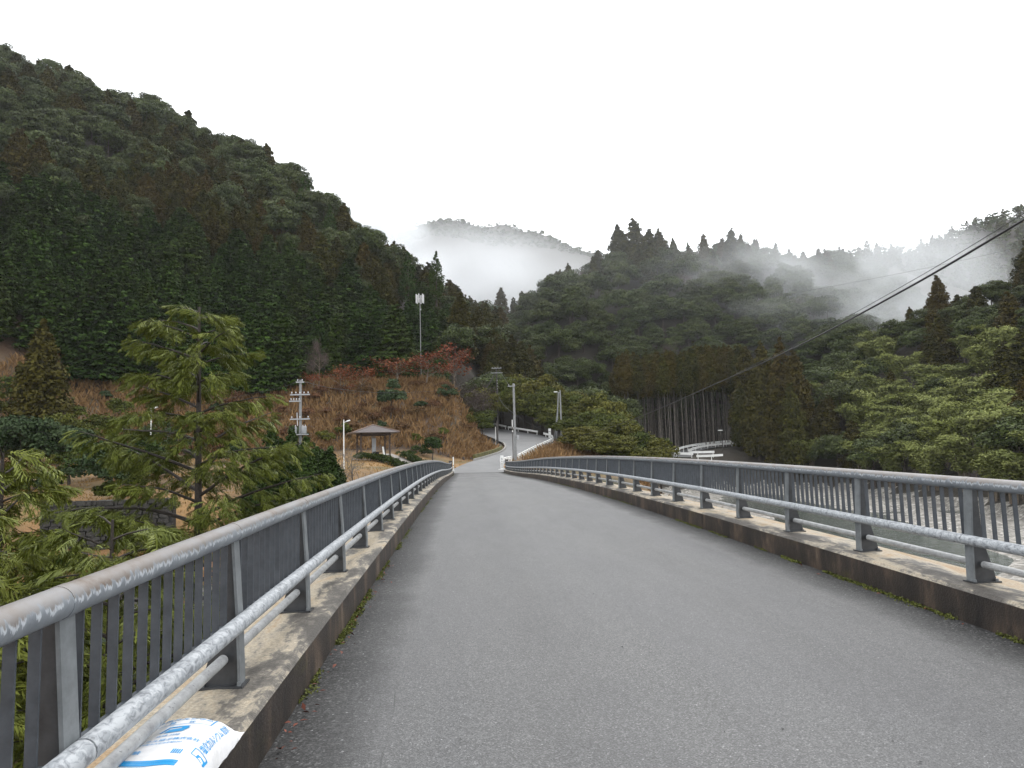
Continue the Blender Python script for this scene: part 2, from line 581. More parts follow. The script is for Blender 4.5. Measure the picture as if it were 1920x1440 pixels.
bump(t, b, noise(t, 2.2, 5, 0.65, v, 0.8), 0.6, 0.12)
M['water'] = m

# ------------------------------------------------------------------ terrain shape
BAY, Y_FIRST, Y_END = 1.6234, 3.94, 69.5
_ry = [-40, -8, 0, 8, 16, 24, 36, 50, 60, 69.5, 74]
_rz = [-0.9, -0.2, 0.0, 0.19, 0.30, 0.33, 0.25, 0.02, -0.10, -0.17, 0.05]


def road_z(y):
    y = np.asarray(y, float)
    k = np.array([-0.75, 0, 0.75]) * 4
    return sum(np.interp(y + d, _ry, _rz) for d in k) / 3 if True else 0


def ridge(pts, tree):
    return np.array([(lambda p: (p.x, p.y, p.z - tree))(at(*q)) for q in pts])


RL = ridge([(-900, -330, 190), (-500, -130, 225), (-200, -25, 240), (0, 68, 245), (150, 130, 240), (300, 198, 230), (420, 262, 215), (570, 405, 195),
            (650, 468, 180), (740, 522, 168), (850, 560, 165), (905, 630, 158)], 11)
RC = ridge([(780, 560, 235), (860, 550, 232), (960, 530, 240), (1010, 575, 245), (1060, 525, 238), (1110, 500, 232), (1180, 445, 228), (1250, 470, 236),
            (1330, 460, 245), (1400, 462, 255), (1500, 455, 275), (1620, 462, 320), (1720, 475, 350)], 11)
RR = ridge([(1620, 640, 150), (1690, 580, 148), (1760, 535, 144), (1840, 500, 138), (1920, 460, 132), (2100, 390, 125), (2500, 300, 110), (3200, 200, 80)], 9)
R2 = ridge([(1380, 540, 420), (1480, 485, 430), (1560, 470, 440), (1650, 455, 440), (1750, 438, 450), (1850, 402, 460), (1920, 382, 470), (2200, 300, 480), (2700, 240, 440)], 7)
RF = ridge([(300, 640, 980), (560, 600, 950), (720, 540, 930), (785, 455, 910), (822, 408, 900), (870, 414, 900), (905, 424, 900), (955, 416, 900), (1000, 432, 920), (1060, 458, 930), (1110, 476, 950), (1250, 540, 980), (1500, 640, 1000)], 5)


def cone(x, y, R, slope):
    best = np.full(np.shape(x), -1e3)
    for i in range(len(R) - 1):
        ax, ay, az = R[i]
        bx, by, bz = R[i + 1]
        dx, dy = bx - ax, by - ay
        tt = np.clip(((x - ax) * dx + (y - ay) * dy) / (dx * dx + dy * dy), 0, 1)
        d = np.hypot(x - ax - dx * tt, y - ay - dy * tt)
        best = np.maximum(best, az + (bz - az) * tt - slope * d)
    return best


def smax(a, b, k):
    h = np.clip(0.5 + 0.5 * (a - b) / k, 0, 1)
    return b * (1 - h) + a * h + k * h * (1 - h)


def poly_dist(x, y, P):
    best = np.full(np.shape(x), 1e9)
    zz = np.zeros(np.shape(x))
    for i in range(len(P) - 1):
        a, c = P[i], P[i + 1]
        dx, dy = c[0] - a[0], c[1] - a[1]
        tt = np.clip(((x - a[0]) * dx + (y - a[1]) * dy) / (dx * dx + dy * dy), 0, 1)
        d = np.hypot(x - a[0] - dx * tt, y - a[1] - dy * tt)
        if len(a) > 2:
            zz = np.where(d < best, a[2] + (c[2] - a[2]) * tt, zz)
        best = np.minimum(best, d)
    return best, zz


RIVER = [(-260, 40), (-60, 32), (0, 31), (20, 36), (35, 55), (43, 85), (46, 108), (50, 120)]
EDGE_L = [(851, 886, 69.6), (846, 877, 73), (880, 866.5, 79), (910, 858, 84), (940, 848, 92), (949, 840, 98), (948, 835, 103), (946, 832, 106), (942, 830, 108), (937, 827.5, 110), (928, 823, 112), (900, 812, 117)]
EDGE_R = [(945, 886, 69.6), (950, 875, 74.5), (960, 868, 80), (973, 862, 85), (995, 849, 95), (1013, 840, 102), (1031, 831, 108), (1036, 826, 112.5), (1029, 821, 117), (1007, 815, 122), (951, 806, 129), (880, 794, 138)]
eL = [at(*p) for p in EDGE_L]
eR = [at(*p) for p in EDGE_R]
eL[0].z = eR[0].z = float(road_z(69.6))
eL[1].z = min(eL[1].z, 0.15)
eR[1].z = min(eR[1].z, 0.15)
ROADC = [tuple((a + c) / 2) + ((a - c).length / 2,) for a, c in zip(eL, eR)]
PATH = [at(838, 874, 73.5), at(800, 866, 72.5), at(765, 853.5, 76), at(722, 850, 80)]
FARROAD = [at(1270, 858, 140), at(1290, 846, 150), at(1340, 838, 158), at(1420, 834, 164)]

STAND = [tuple(at(1175, 850, 160))[:2], tuple(at(1400, 850, 170))[:2]]


def height(x, y):
    x = np.asarray(x, float)
    y = np.asarray(y, float)
    left = np.interp(y, [-60, 6, 22, 30, 38, 42, 43.5, 55, 62, 70, 84, 90, 108, 140, 200], [-3, -4.2, -5.0, -4.6, -3.6, -2.8, -0.8, -0.1, 0.6, 1.3, 2.0, 4.0, 12.5, 20, 25])
    right = np.interp(y, [-60, 0, 60, 70, 84, 110, 160, 220], [-4, -4.5, -4.5, -1.2, -0.4, 1.0, 1.0, 6])
    k = sstep(-4, 5, x - 0.05 * (y - 60))
    z = left * (1 - k) + right * k
    # lower ground right under the deck
    under = sstep(8, 3.5, np.abs(x - 1.4)) * sstep(68, 60, y) * sstep(-14, -6, y)
    z = z * (1 - under) + np.minimum(z, -4.6) * under
    n = fbm(x * 0.02 + 5, y * 0.02, 5)
    hill = np.maximum(cone(x, y, RL, 0.72), cone(x, y, RC, 0.62))
    hill = np.maximum(hill, cone(x, y, RR, 0.70))
    hill = np.maximum(hill, cone(x, y, R2, 0.55))
    hill = np.maximum(hill, cone(x, y, RF, 0.55))
    hill = hill + n * np.clip(hill, 0, 30) * 0.30
    z = smax(hill, z, 5.0)
    # river bed
    d, _ = poly_dist(x, y, RIVER)
    wd = np.interp(x, [-40, 0, 25], [6, 9, 17])
    bank = -6.4 + fbm(x * 0.12, y * 0.12, 3) * 0.7 + np.maximum(0, d - wd) * 0.75 - sstep(5.5, 2.0, np.abs(d - 2)) * 0.7
    z = np.where(bank < z, smax(-z, -bank, 0.8) * -1, z)
    # approach road, park path and the far road sit on prepared ground
    z = z + fbm(x * 0.25, y * 0.25, 3) * 0.25 * sstep(2, 6, np.abs(x - 1.4))
    d, zr = poly_dist(x, y, [tuple(p) for p in PATH])
    kk = sstep(4.0, 0.3, d - 0.7)
    z = z * (1 - kk) + (zr - 0.08) * kk
    rc = [(p[0], p[1], p[2]) for p in ROADC]
    d, zr = poly_dist(x, y, rc)
    hw = np.interp(y, [70, 100, 108, 120], [2.6, 2.6, 4.2, 6.5])
    kk = sstep(9.0, 0.8, d - hw)
    z = z * (1 - kk) + (zr - 0.14) * kk
    d, _ = poly_dist(x, y, STAND)
    kk = sstep(30, 6, d)
    z = z * (1 - kk) + 1.2 * kk
    d, zr = poly_dist(x, y, [tuple(p) for p in FARROAD])
    kk = sstep(7, 0.5, d - 4.0)
    z = z * (1 - kk) + (zr - 0.1) * kk
    return z


def hz(x, y):
    return float(height(np.array([x]), np.array([y]))[0])


def axis(lo, a, b_, hi, step, grow):
    c = list(np.arange(a, b_, step))
    v, s = b_, step
    while v < hi:
        c.append(v); s = min(s * grow, 22); v += s
    c.append(hi)
    v, s = a, step
    while v > lo:
        s = min(s * grow, 22); v -= s; c.insert(0, v)
    return np.array(c)


xs = axis(-700, -45, 62, 900, 1.3, 1.07)
ys = axis(-120, -10, 140, 1400, 1.3, 1.07)
X, Y = np.meshgrid(xs, ys)
Z = height(X, Y)
V = np.stack([X, Y, Z], -1).reshape(-1, 3)
nx, ny = len(xs), len(ys)
ii = (np.arange(ny - 1)[:, None] * nx + np.arange(nx - 1)[None, :]).ravel()
F = np.stack([ii, ii + 1, ii + nx + 1, ii + nx], 1)
fc = V[F].mean(1)
dR, _ = poly_dist(fc[:, 0], fc[:, 1], RIVER)
is_gravel = (fc[:, 2] < -5.35) & (dR < 26)
me = mesh_np('ground', V, F, [M['ground'], M['gravel']], smooth=True, mi=is_gravel.astype(int))
cov = np.zeros((len(V), 4), np.float32)
cov[:, 3] = 1
x_, y_, z_ = V.T
forest = np.array([0.030, 0.024, 0.016])
dry = np.array([0.24, 0.115, 0.045])
lawn = np.array([0.20, 0.115, 0.042])
scrub = np.array([0.080, 0.046, 0.026])
green = np.array([0.085, 0.075, 0.022])
nn = fbm(x_ * 0.09 + 3, y_ * 0.09, 4)[:, None]
nb = fbm(x_ * 0.3 + 30, y_ * 0.3, 3)[:, None]
col = np.tile(forest, (len(V), 1))
inpark = (sstep(43, 45, y_) * sstep(112, 100, y_) * sstep(-95, -80, x_) * sstep(30, 20, x_))[:, None]
parkc = np.where((y_[:, None] > 86) & ((x_[:, None] < -1) | (x_[:, None] > 12)), scrub, lawn)
parkc = parkc * np.clip(1 + nn * 1.2, 0.4, 1.8) + (green - parkc) * np.clip(nb * 1.6, 0, 0.8)
col = col * (1 - inpark) + parkc * inpark
low = (sstep(45, 42, y_) * sstep(-80, -60, x_) * sstep(8, 4, x_))[:, None]
lowc = dry * np.clip(0.8 + nn * 1.5, 0.2, 1.5) + (green * 0.6 - dry) * np.clip(nb * 3, 0, 0.9)
col = col * (1 - low) + lowc * low
cov[:, :3] = np.clip(col, 0.01, 0.6)
ca = me.attributes.new('cover', 'FLOAT_COLOR', 'POINT')
ca.data.foreach_set('color', cov.ravel())
ground = link(bpy.data.objects.new('ground', me))
tag(ground, kind='structure')

mb = MB()
mb.add([(-120, 8, -6.72), (70, 8, -6.72), (70, 140, -6.72), (-120, 140, -6.72)], [(0, 1, 2, 3)])
tag(mb.build('river', M['water']), kind='structure')

# ------------------------------------------------------------------ bridge
KL, KR = -1.0, 3.86            # kerb faces
YS = -7.0
yy = list(np.arange(YS, Y_END, 1.0)) + [Y_END]
mb = MB()
cols = [KL - 0.02, KL + 0.6, 1.43, KR - 0.6, KR + 0.02]
vs, fs = [], []
for y in yy:
    for x in cols:
        vs.append((x, y, float(road_z(y)) - 0.02 * ((x - 1.43) / 2.4) ** 2))
n = len(cols)
for i in range(len(yy) - 1):
    for j in range(n - 1):
        fs.append((i * n + j, i * n + j + 1, (i + 1) * n + j + 1, (i + 1) * n + j))
mb.add(vs, fs)
tag(mb.build('road', M['asphalt'], smooth=30), kind='structure')

bridge = empty('bridge', (0, 0, 0))
tag(bridge, 'concrete road bridge with low stained kerbs carrying the grey lane', 'bridge')


def sweep(prof, ys_, mat, name, parent):
    q = MB()
    k = len(prof)
    vs, fs = [], []
    for y in ys_:
        z = float(road_z(y))
        for (x, h) in prof:
            vs.append((x, y, z + h))
    for i in range(len(ys_) - 1):
        for j in range(k):
            j2 = (j + 1) % k
            fs.append((i * k + j, i * k + j2, (i + 1) * k + j2, (i + 1) * k + j))
    fs.append(tuple(range(k - 1, -1, -1)))
    fs.append(tuple((len(ys_) - 1) * k + j for j in range(k)))
    q.add(vs, fs)
    return q.build(name, mat, parent, smooth=35)


K = 0.247
# kerbs are cast in lengths of about ten metres with open joints
for side, face in ((-1, KL), (1, KR)):
    a = YS
    cuts = [1.2, 11.5, 21.5, 31.5, 41.5, 51.5, 61.0, Y_END]
    for c in cuts:
        ysk = list(np.linspace(a + 0.006, c - 0.006, max(3, int((c - a) / 1.0))))
        o_ = face + side * 0.60
        prof = [(face, -0.25), (face + side * 0.004, K - 0.028), (face + side * 0.03, K), (face + side * 0.30, K + 0.006), (o_, K - 0.012), (o_, -0.25)]
        if side > 0: prof = prof[::-1]
        sweep(prof, ysk, M['kerb'], 'kerb', bridge)
        a = c
sweep([(KR + 0.59, -0.252), (KR + 0.25, -0.95), (KL - 0.25, -0.95), (KL - 0.59, -0.252)], list(np.linspace(YS, Y_END, 40)), M['concrete'], 'deck_slab', bridge)
for yb in (22.5, 46.0):
    q = MB()
    q.box((1.43, yb, -4.2), (3.6, 1.1, 6.4))
    q.build('pier', M['concrete'], bridge, bevel=0.08)
q = MB()
q.box((1.43, 69.6, -2.3), (6.2, 1.4, 3.7))
q.build('abutment', M['concrete'], bridge)
q = MB()
q.box((1.43, 69.35, float(road_z(69.35)) + 0.004), (4.84, 0.09, 0.012))
q.build('expansion_joint', M['dark_pole'], bridge)

# ------------------------------------------------------------------ railings
NB = 13


def railing(side, label):
    root = empty('bridge_railing', (0, 0, 0))
    tag(root, label, 'railing')
    px = (KL if side < 0 else KR) + side * 0.235     # handrail axis
    s = side
    # post: pale inner flange facing the lane, dark recessed web flaring out to the foot
    q = MB()
    lv = ((0.0, -0.055, 0.150), (0.10, -0.052, 0.125), (0.34, -0.042, 0.060), (0.78, -0.012, 0.045))

    def plate(rows, y0, y1, mi_):
        vs, fs = [], []
        for (z, xi, xo) in rows:
            vs += [(xi * s, y0, z), (xo * s, y0, z), (xi * s, y1, z), (xo * s, y1, z)]
        for i in range(len(rows) - 1):
            a = i * 4
            fs += [(a, a + 1, a + 5, a + 4), (a + 3, a + 2, a + 6, a + 7), (a + 2, a, a + 4, a + 6), (a + 1, a + 3, a + 7, a + 5)]
        e = len(rows) * 4 - 4
        fs += [(0, 2, 3, 1), (e, e + 1, e + 3, e + 2)]
        q.add(vs, fs if s > 0 else [f[::-1] for f in fs], mi_)

    plate([(z, xi, xi + 0.014) for z, xi, xo in lv], -0.043, 0.043, 0)
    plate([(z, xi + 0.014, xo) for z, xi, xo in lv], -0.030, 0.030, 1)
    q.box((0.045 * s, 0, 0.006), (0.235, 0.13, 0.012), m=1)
    for bx_, by_ in ((-0.05, -0.05), (0.135, -0.05), (0.135, 0.05)):
        q.tube([(bx_ * s, by_, 0.012), (bx_ * s, by_, 0.030)], 0.011, 6, m=0)
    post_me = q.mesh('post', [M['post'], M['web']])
    q = MB()
    q.tube([(0, 0.012, 0), (0, BAY * 0.5, 0), (0, BAY - 0.004, 0)], 0.05, 20)
    q.tube([(0, -0.03, 0), (0, 0.03, 0)], 0.0515, 20)
    top_me = q.mesh('top_rail', M['rail_top'], smooth=40)
    q = MB()
    q.tube([(0, 0.006, 0), (0, BAY * 2 - 0.002, 0)], 0.041, 18)
    mid_me = q.mesh('middle_rail', M['rail_mid'], smooth=40)
    q = MB()
    q.tube([(0, 0.057, 0), (0, BAY - 0.057, 0)], 0.027, 14)
    low_me = q.mesh('lower_rail', M['rail_low'], smooth=40)
    q = MB()
    q.box((0, BAY / 2, 0), (0.03, BAY - 0.112, 0.012))
    str_me = q.mesh('stringer', M['bar'])
    q = MB()
    q.box((0, 0, 0.22), (0.034, 0.008, 0.44))
    bar_me = q.mesh('baluster', M['bar'])
    far = MB()
    nbal = 0
    i0, i1 = -5, 40
    for i in range(i0, i1 + 1):
        ya = Y_FIRST + i * BAY
        za = float(road_z(ya))
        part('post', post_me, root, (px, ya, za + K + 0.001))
        if i == i1: break
        yb = ya + BAY
        zb = float(road_z(yb))
        tilt = math.atan2(zb - za, BAY)
        o = part('top_rail', top_me, root, (px, ya, za + 1.038)); o.rotation_euler.x = tilt
        o = part('lower_rail', low_me, root, (px + s * 0.03, ya, za + 0.395)); o.rotation_euler.x = tilt
        o = part('stringer', str_me, root, (px + s * 0.012, ya, za + 0.575)); o.rotation_euler.x = tilt
        if (i - i0) % 2 == 0:
            zc = float(road_z(yb + BAY))
            o = part('middle_rail', mid_me, root, (px - s * 0.072, ya, za + 0.59)); o.rotation_euler.x = math.atan2(zc - za, BAY * 2)
        for k in range(NB):
            yk = ya + BAY * (k + 1) / (NB + 1)
            zk = float(road_z(yk)) + 0.575
            if yk > 0.9 and nbal < 300:
                part('baluster', bar_me, root, (px + s * 0.012, yk, zk)); nbal += 1
            else:
                far.box((px + s * 0.012, yk, zk + 0.22), (0.034, 0.008, 0.44))
    fo = far.build('balusters', M['bar'], root)
    fo['kind'] = 'stuff'
    # end pillar of dark stone
    ye = Y_FIRST + i1 * BAY + 0.24
    q = MB()
    ze = float(road_z(ye))
    q.box((px + s * 0.05, ye, ze + 0.70), (0.30, 0.30, 0.90), top=(0.95, 0.95))
    q.box((px + s * 0.05, ye, ze + 1.19), (0.36, 0.36, 0.08))
    q.build('end_pillar', M['end_stone'], root, bevel=0.01)
    return root, px


railL, PXL = railing(-1, 'grey tubular railing along the left kerb, beside the green spray tree')
railR, PXR = railing(1, 'grey tubular railing along the right kerb, in front of the river')

# ------------------------------------------------------------------ approach road, kerbs, path, far road
def catmull(pts, per=6):
    P = [np.array(p, float) for p in pts]
    P = [2 * P[0] - P[1]] + P + [2 * P[-1] - P[-2]]
    out = []
    for i in range(1, len(P) - 2):
        for k in range(per):
            u = k / per
            a, b_, c, d = P[i - 1], P[i], P[i + 1], P[i + 2]
            out.append(0.5 * ((2 * b_) + (-a + c) * u + (2 * a - 5 * b_ + 4 * c - d) * u * u + (-a + 3 * b_ - 3 * c + d) * u ** 3))
    out.append(P[-2])
    return [Vector(p) for p in out]


def ribbon(Ls, Rs, mat, name, across=4, dz=0.0):
    q = MB()
    vs, fs = [], []
    n = across + 1
    for a, c in zip(Ls, Rs):
        for j in range(n):
            p = a.lerp(c, j / across)
            vs.append((p.x, p.y, p.z + dz))
    for i in range(len(Ls) - 1):
        for j in range(across):
            fs.append((i * n + j, i * n + j + 1, (i + 1) * n + j + 1, (i + 1) * n + j))
    q.add(vs, fs)
    return q.build(name, mat, smooth=40)


mA, t, b = new_mat('approach_asphalt')
v, _ = objco(t)
L(t, ramp(t, noise(t, 0.4, 7, 0.65, v), [(0.3, (0.085, 0.087, 0.09)), (0.7, (0.14, 0.14, 0.14))]), b.inputs['Base Color'])
b.inputs['Roughness'].default_value = 0.5
b.inputs['Specular IOR Level'].default_value = 0.5
M['approach'] = mA
cl_, cr_ = catmull(eL), catmull(eR)
tag(ribbon(cl_, cr_, M['approach'], 'approach_road', 6, 0.0), kind='structure')
# low kerb and drain on the inside of the bend
q = MB()
for a, c in zip(cl_[14:46:1], cl_[15:47:1]):
    d = (c - a).normalized()
    nrm = Vector((-d.y, d.x, 0)).normalized()
    m_ = (a + c) / 2 + nrm * 0.12 + Vector((0, 0, 0.05))
    q.box(m_, (0.2, (c - a).length * 1.02, 0.26), Vector((d.x, d.y, d.z)).to_track_quat('Y', 'Z').to_matrix())
tag(q.build('roadside_kerb', M['concrete']), kind='structure')
q = MB()
for a, c in zip(cl_[15:27], cl_[16:28]):
    d = (c - a).normalized()
    nrm = Vector((-d.y, d.x, 0)).normalized()
    q.box((a + c) / 2 + nrm * 0.42 + Vector((0, 0, 0.22)), (0.3, (c - a).length * 1.03, 0.75), Vector((d.x, d.y, d.z)).to_track_quat('Y', 'Z').to_matrix(), top=(0.8, 1))
tag(q.build('low_wall', M['mossy']), 'low mossy green wall holding the lawn edge at the bend', 'wall')
pth = catmull(PATH, 8)
pl, pr = [], []
for i, p in enumerate(pth):
    d = (pth[min(i + 1, len(pth) - 1)] - pth[max(0, i - 1)]).normalized()
    nrm = Vector((-d.y, d.x, 0)).normalized() * 0.75
    pl.append(p + nrm); pr.append(p - nrm)
for q_ in pl + pr:
    q_.z = hz(q_.x, q_.y)
tag(ribbon(pl, pr, M['path'], 'park_path', 2, 0.06), kind='structure')
fr = catmull(FARROAD, 6)
pl, pr = [], []
for i, p in enumerate(fr):
    d = (fr[min(i + 1, len(fr) - 1)] - fr[max(0, i - 1)]).normalized()
    nrm = Vector((-d.y, d.x, 0)).normalized() * 2.6
    pl.append(p + nrm); pr.append(p - nrm)
tag(ribbon(pl, pr, M['approach'], 'far_road', 2, 0.06), kind='structure')


# ------------------------------------------------------------------ foliage generators
def unit(v):
    return v / np.maximum(np.linalg.norm(v, axis=-1, keepdims=True), 1e-6)


def rsphere(n, g):
    return unit(g.normal(size=(n, 3)))


def leaves(P, Nm, S, g, asp=0.6):
    """A diamond-shaped leaf at every P, facing Nm."""
    n = len(P)
    Nm = unit(Nm)
    t1 = unit(np.cross(Nm, rsphere(n, g)))
    t2 = np.cross(Nm, t1)
    S = np.broadcast_to(np.asarray(S, float), (n,))[:, None]
    bend = Nm * S * 0.25
    V = np.stack([P + t1 * S - bend, P + t2 * S * asp, P - t1 * S - bend, P - t2 * S * asp], 1).reshape(-1, 3)
    F = np.arange(4 * n).reshape(n, 4)
    return V, F


def clumps(C, rad, per, S, g, squash=0.8, low=-0.35, normal_up=0.25, shell=(0.65, 1.1), jit=0.55):
    """Leaf shells round clump centres C (n,3) with radii rad (n,)."""
    n = len(C)
    d = rsphere(n * per, g)
    d[:, 2] = np.where(d[:, 2] < low, -d[:, 2] * 0.6, d[:, 2])
    d = unit(d)
    r = g.uniform(shell[0], shell[1], n * per)
    c = np.repeat(C, per, 0)
    R = np.repeat(rad, per)
    P = c + d * (R * r)[:, None] * np.array([1, 1, squash])
    Nm = d + g.normal(size=d.shape) * jit + np.array([0, 0, normal_up])
    tint = np.clip(np.repeat(g.random(n) ** 1.3, per) * 0.75 + g.random(n * per) * 0.35 - 0.03, 0, 1)
    V, F = leaves(P, Nm, S * g.uniform(0.7, 1.3, n * per), g)
    return V, F, tint


def join(parts_):
    Vs, Fs, Ts, o = [], [], [], 0
    for V, F, T in parts_:
        Vs.append(V); Fs.append(F + o); Ts.append(T); o += len(V)
    return np.concatenate(Vs), np.concatenate(Fs), np.concatenate(Ts)


def broad_crown(g, h, r, leaf=0.34, ncl=26, per=80, base=0.30):
    d = rsphere(ncl, g)
    d[:, 2] = np.abs(d[:, 2]) * 1.1 - 0.35
    d = unit(d)
    zc = h * (base + 1) / 2
    C = d * np.array([r * 0.68, r * 0.68, h * (1 - base) / 2 * 0.75]) * g.uniform(0.75, 1.1, (ncl, 1))
    C = C + np.array([0, 0, zc])
    C = np.concatenate([C, [[0, 0, zc], [0, 0, h * 0.8]]])
    rad = g.uniform(0.24, 0.42, len(C)) * r
    return clumps(C, rad, per, leaf, g, 0.70)


def cedar_crown(g, h, r, leaf=0.25, base=0.12, per=44, dens=1.0, droop=0.35):
    C, rad = [], []
    z = h * base
    while z < h * 0.985:
        u = (z - h * base) / (h * (1 - base))
        R = r * min(1, (1 - u) * 1.6 + 0.04) ** 0.8 * (0.75 + 0.25 * min(1, u * 6))
        R *= g.uniform(0.72, 1.2)
        n = max(2, int(2 * math.pi * R / 1.0 * dens))
        a0 = g.random() * 6.28
        for k in range(n):
            a = a0 + 6.283 * k / n + g.normal() * 0.3
            q_ = R * g.uniform(0.55, 0.95)
            C.append((math.cos(a) * q_, math.sin(a) * q_, z - droop * q_ + g.normal() * 0.25))
            rad.append(0.32 * R + 0.16)
        z += h * 0.055 * (1.15 - 0.55 * u)
    C, rad = np.array(C), np.array(rad)
    C = np.concatenate([C, [[0, 0, h * 0.97], [0, 0, h * 0.93]]])
    rad = np.concatenate([rad, [0.16, 0.28]])
    return clumps(C, rad, per, leaf, g, 0.95, low=-0.7, normal_up=0.35, jit=0.5)


def cypress_crown(g, h, r, leaf=0.25, base=0.10, per=40):
    C, rad = [], []
    z = h * base
    while z < h * 0.98:
        u = (z - h * base) / (h * (1 - base))
        R = r * (1 - u) ** 0.72 * g.uniform(0.85, 1.12) + 0.12
        n = max(3, int(2 * math.pi * R / 0.85))
        a0 = g.random() * 6.28
        for k in range(n):
            a = a0 + 6.283 * k / n + g.normal() * 0.25
            for q_ in ((0.92, 0.55) if R > 1 else (0.8,)):
                q2 = R * q_ * g.uniform(0.9, 1.1)
                C.append((math.cos(a) * q2, math.sin(a) * q2, z - 0.28 * q2 + g.normal() * 0.2))
                rad.append(0.28 * R + 0.25)
        z += h * 0.062 * (1.1 - 0.5 * u)
    C, rad = np.array(C), np.array(rad)
    return clumps(C, rad, per, leaf, g, 0.38, low=-0.5, normal_up=0.9, jit=0.45)


def bamboo_crown(g, h, n=13):
    P, Nm, tn = [], [], []
    stems = []
    for k in range(n):
        a = g.random() * 6.283
        sp = g.uniform(0.35, 1.0) * h * 0.36
        hh = h * g.uniform(0.75, 1.0)
        bx, by = g.normal(size=2) * 0.5
        pts = []
        for u in np.linspace(0, 1, 9):
            rr = sp * u ** 2.4
            zz = hh * (u - 0.26 * u ** 5)
            pts.append((bx + math.cos(a) * rr, by + math.sin(a) * rr, zz))
        stems.append(pts)
        pts = np.array(pts)
        tt = g.random()
        for u in np.linspace(0.34, 1, 26):
            p = np.array([np.interp(u, np.linspace(0, 1, 9), pts[:, i]) for i in range(3)])
            m_ = 20
            wdt = 0.56 * math.sin(min(1, (u - 0.25) * 1.2) * math.pi * 0.85) + 0.22
            off = g.normal(size=(m_, 3)) * wdt * np.array([0.62, 0.62, 0.30])
            off[:, 2] -= 0.10
            P.append(p + off)
            nm = off * 0.7 + np.array([math.cos(a) * 0.3, math.sin(a) * 0.3, 0.9]) + g.normal(size=(m_, 3)) * 0.4
            Nm.append(nm)
            tn.append(np.clip(0.3 + 0.5 * tt + g.normal(size=m_) * 0.15, 0, 1))
    P, Nm, tn = np.concatenate(P), np.concatenate(Nm), np.concatenate(tn)
    V, F = leaves(P, Nm, 0.20 * g.uniform(0.6, 1.4, len(P)), g, 0.36)
    return (V, F, tn), stems


def trunk_mesh(name, h, r, mat, g=None, lean=0.0, taper=0.25):
    q = MB()
    pts, rad = [], []
    for u in (0, 0.04, 0.3, 0.6, 1.0):
        pts.append((lean * u * h + (g.normal() * 0.05 if g is not None and 0 < u < 1 else 0), (g.normal() * 0.05 if g is not None and 0 < u < 1 else 0), h * u - (0.6 if u == 0 else 0)))
        rad.append(r * ((1.35 if u == 0 else 1.05) * (1 - u) + taper * u))
    q.tube(pts, rad, 7)
    return q.mesh(name, mat, smooth=60)


def limbs(g, h, r, levels=3, spread=0.6, first=0.3, n0=6, seglen=None, up=0.25, rad_pow=0.62):
    """Recursive limbs: list of (points, radii) and the twig ends."""
    out, tips = [], []

    def grow(p, d, ln, rad, lv):
        pts, rs = [p], [rad]
        n = 4
        for k in range(n):
            d = unit(d + g.normal(size=3) * 0.16 + np.array([0, 0, up * 0.15]))
            p = p + d * ln / n
            pts.append(p); rs.append(rad * (1 - 0.75 * (k + 1) / n))
        out.append((pts, rs))
        if lv == 0:
            tips.append((pts[-1], d)); tips.append((pts[2], d))
            return
        for k in range(g.integers(3, 5)):
            i = g.integers(1, n + 1)
            dd = unit(d + g.normal(size=3) * spread * np.array([1, 1, 0.6]))
            grow(pts[i], dd, ln * g.uniform(0.5, 0.72), rs[i] * rad_pow + 0.004, lv - 1)

    top = np.array([g.normal() * 0.1 * h, g.normal() * 0.1 * h, h * 0.72])
    tr = [np.array([0, 0, -0.5]), np.array([0, 0, h * 0.15]), top * 0.5 + np.array([0, 0, 0.02 * h]), top]
    out.append((tr, [r * 1.2, r, r * 0.7, r * 0.3]))
    for k in range(n0):
        u = first + (1 - first) * k / n0
        p = tr[1] + (top - tr[1]) * u
        a = 2.4 * k + g.random()
        d = np.array([math.cos(a), math.sin(a), 0.35 + up])
        grow(p, unit(d), h * 0.34 * (1.1 - 0.5 * u), r * 0.5 * (1 - 0.5 * u), levels - 1)
    return out, tips


def limb_mesh(name, ls, mat, n=5):
    q = MB()
    for pts, rs in ls:
        q.tube(pts, rs, n, cap=False)
    return q.mesh(name, mat, smooth=60)


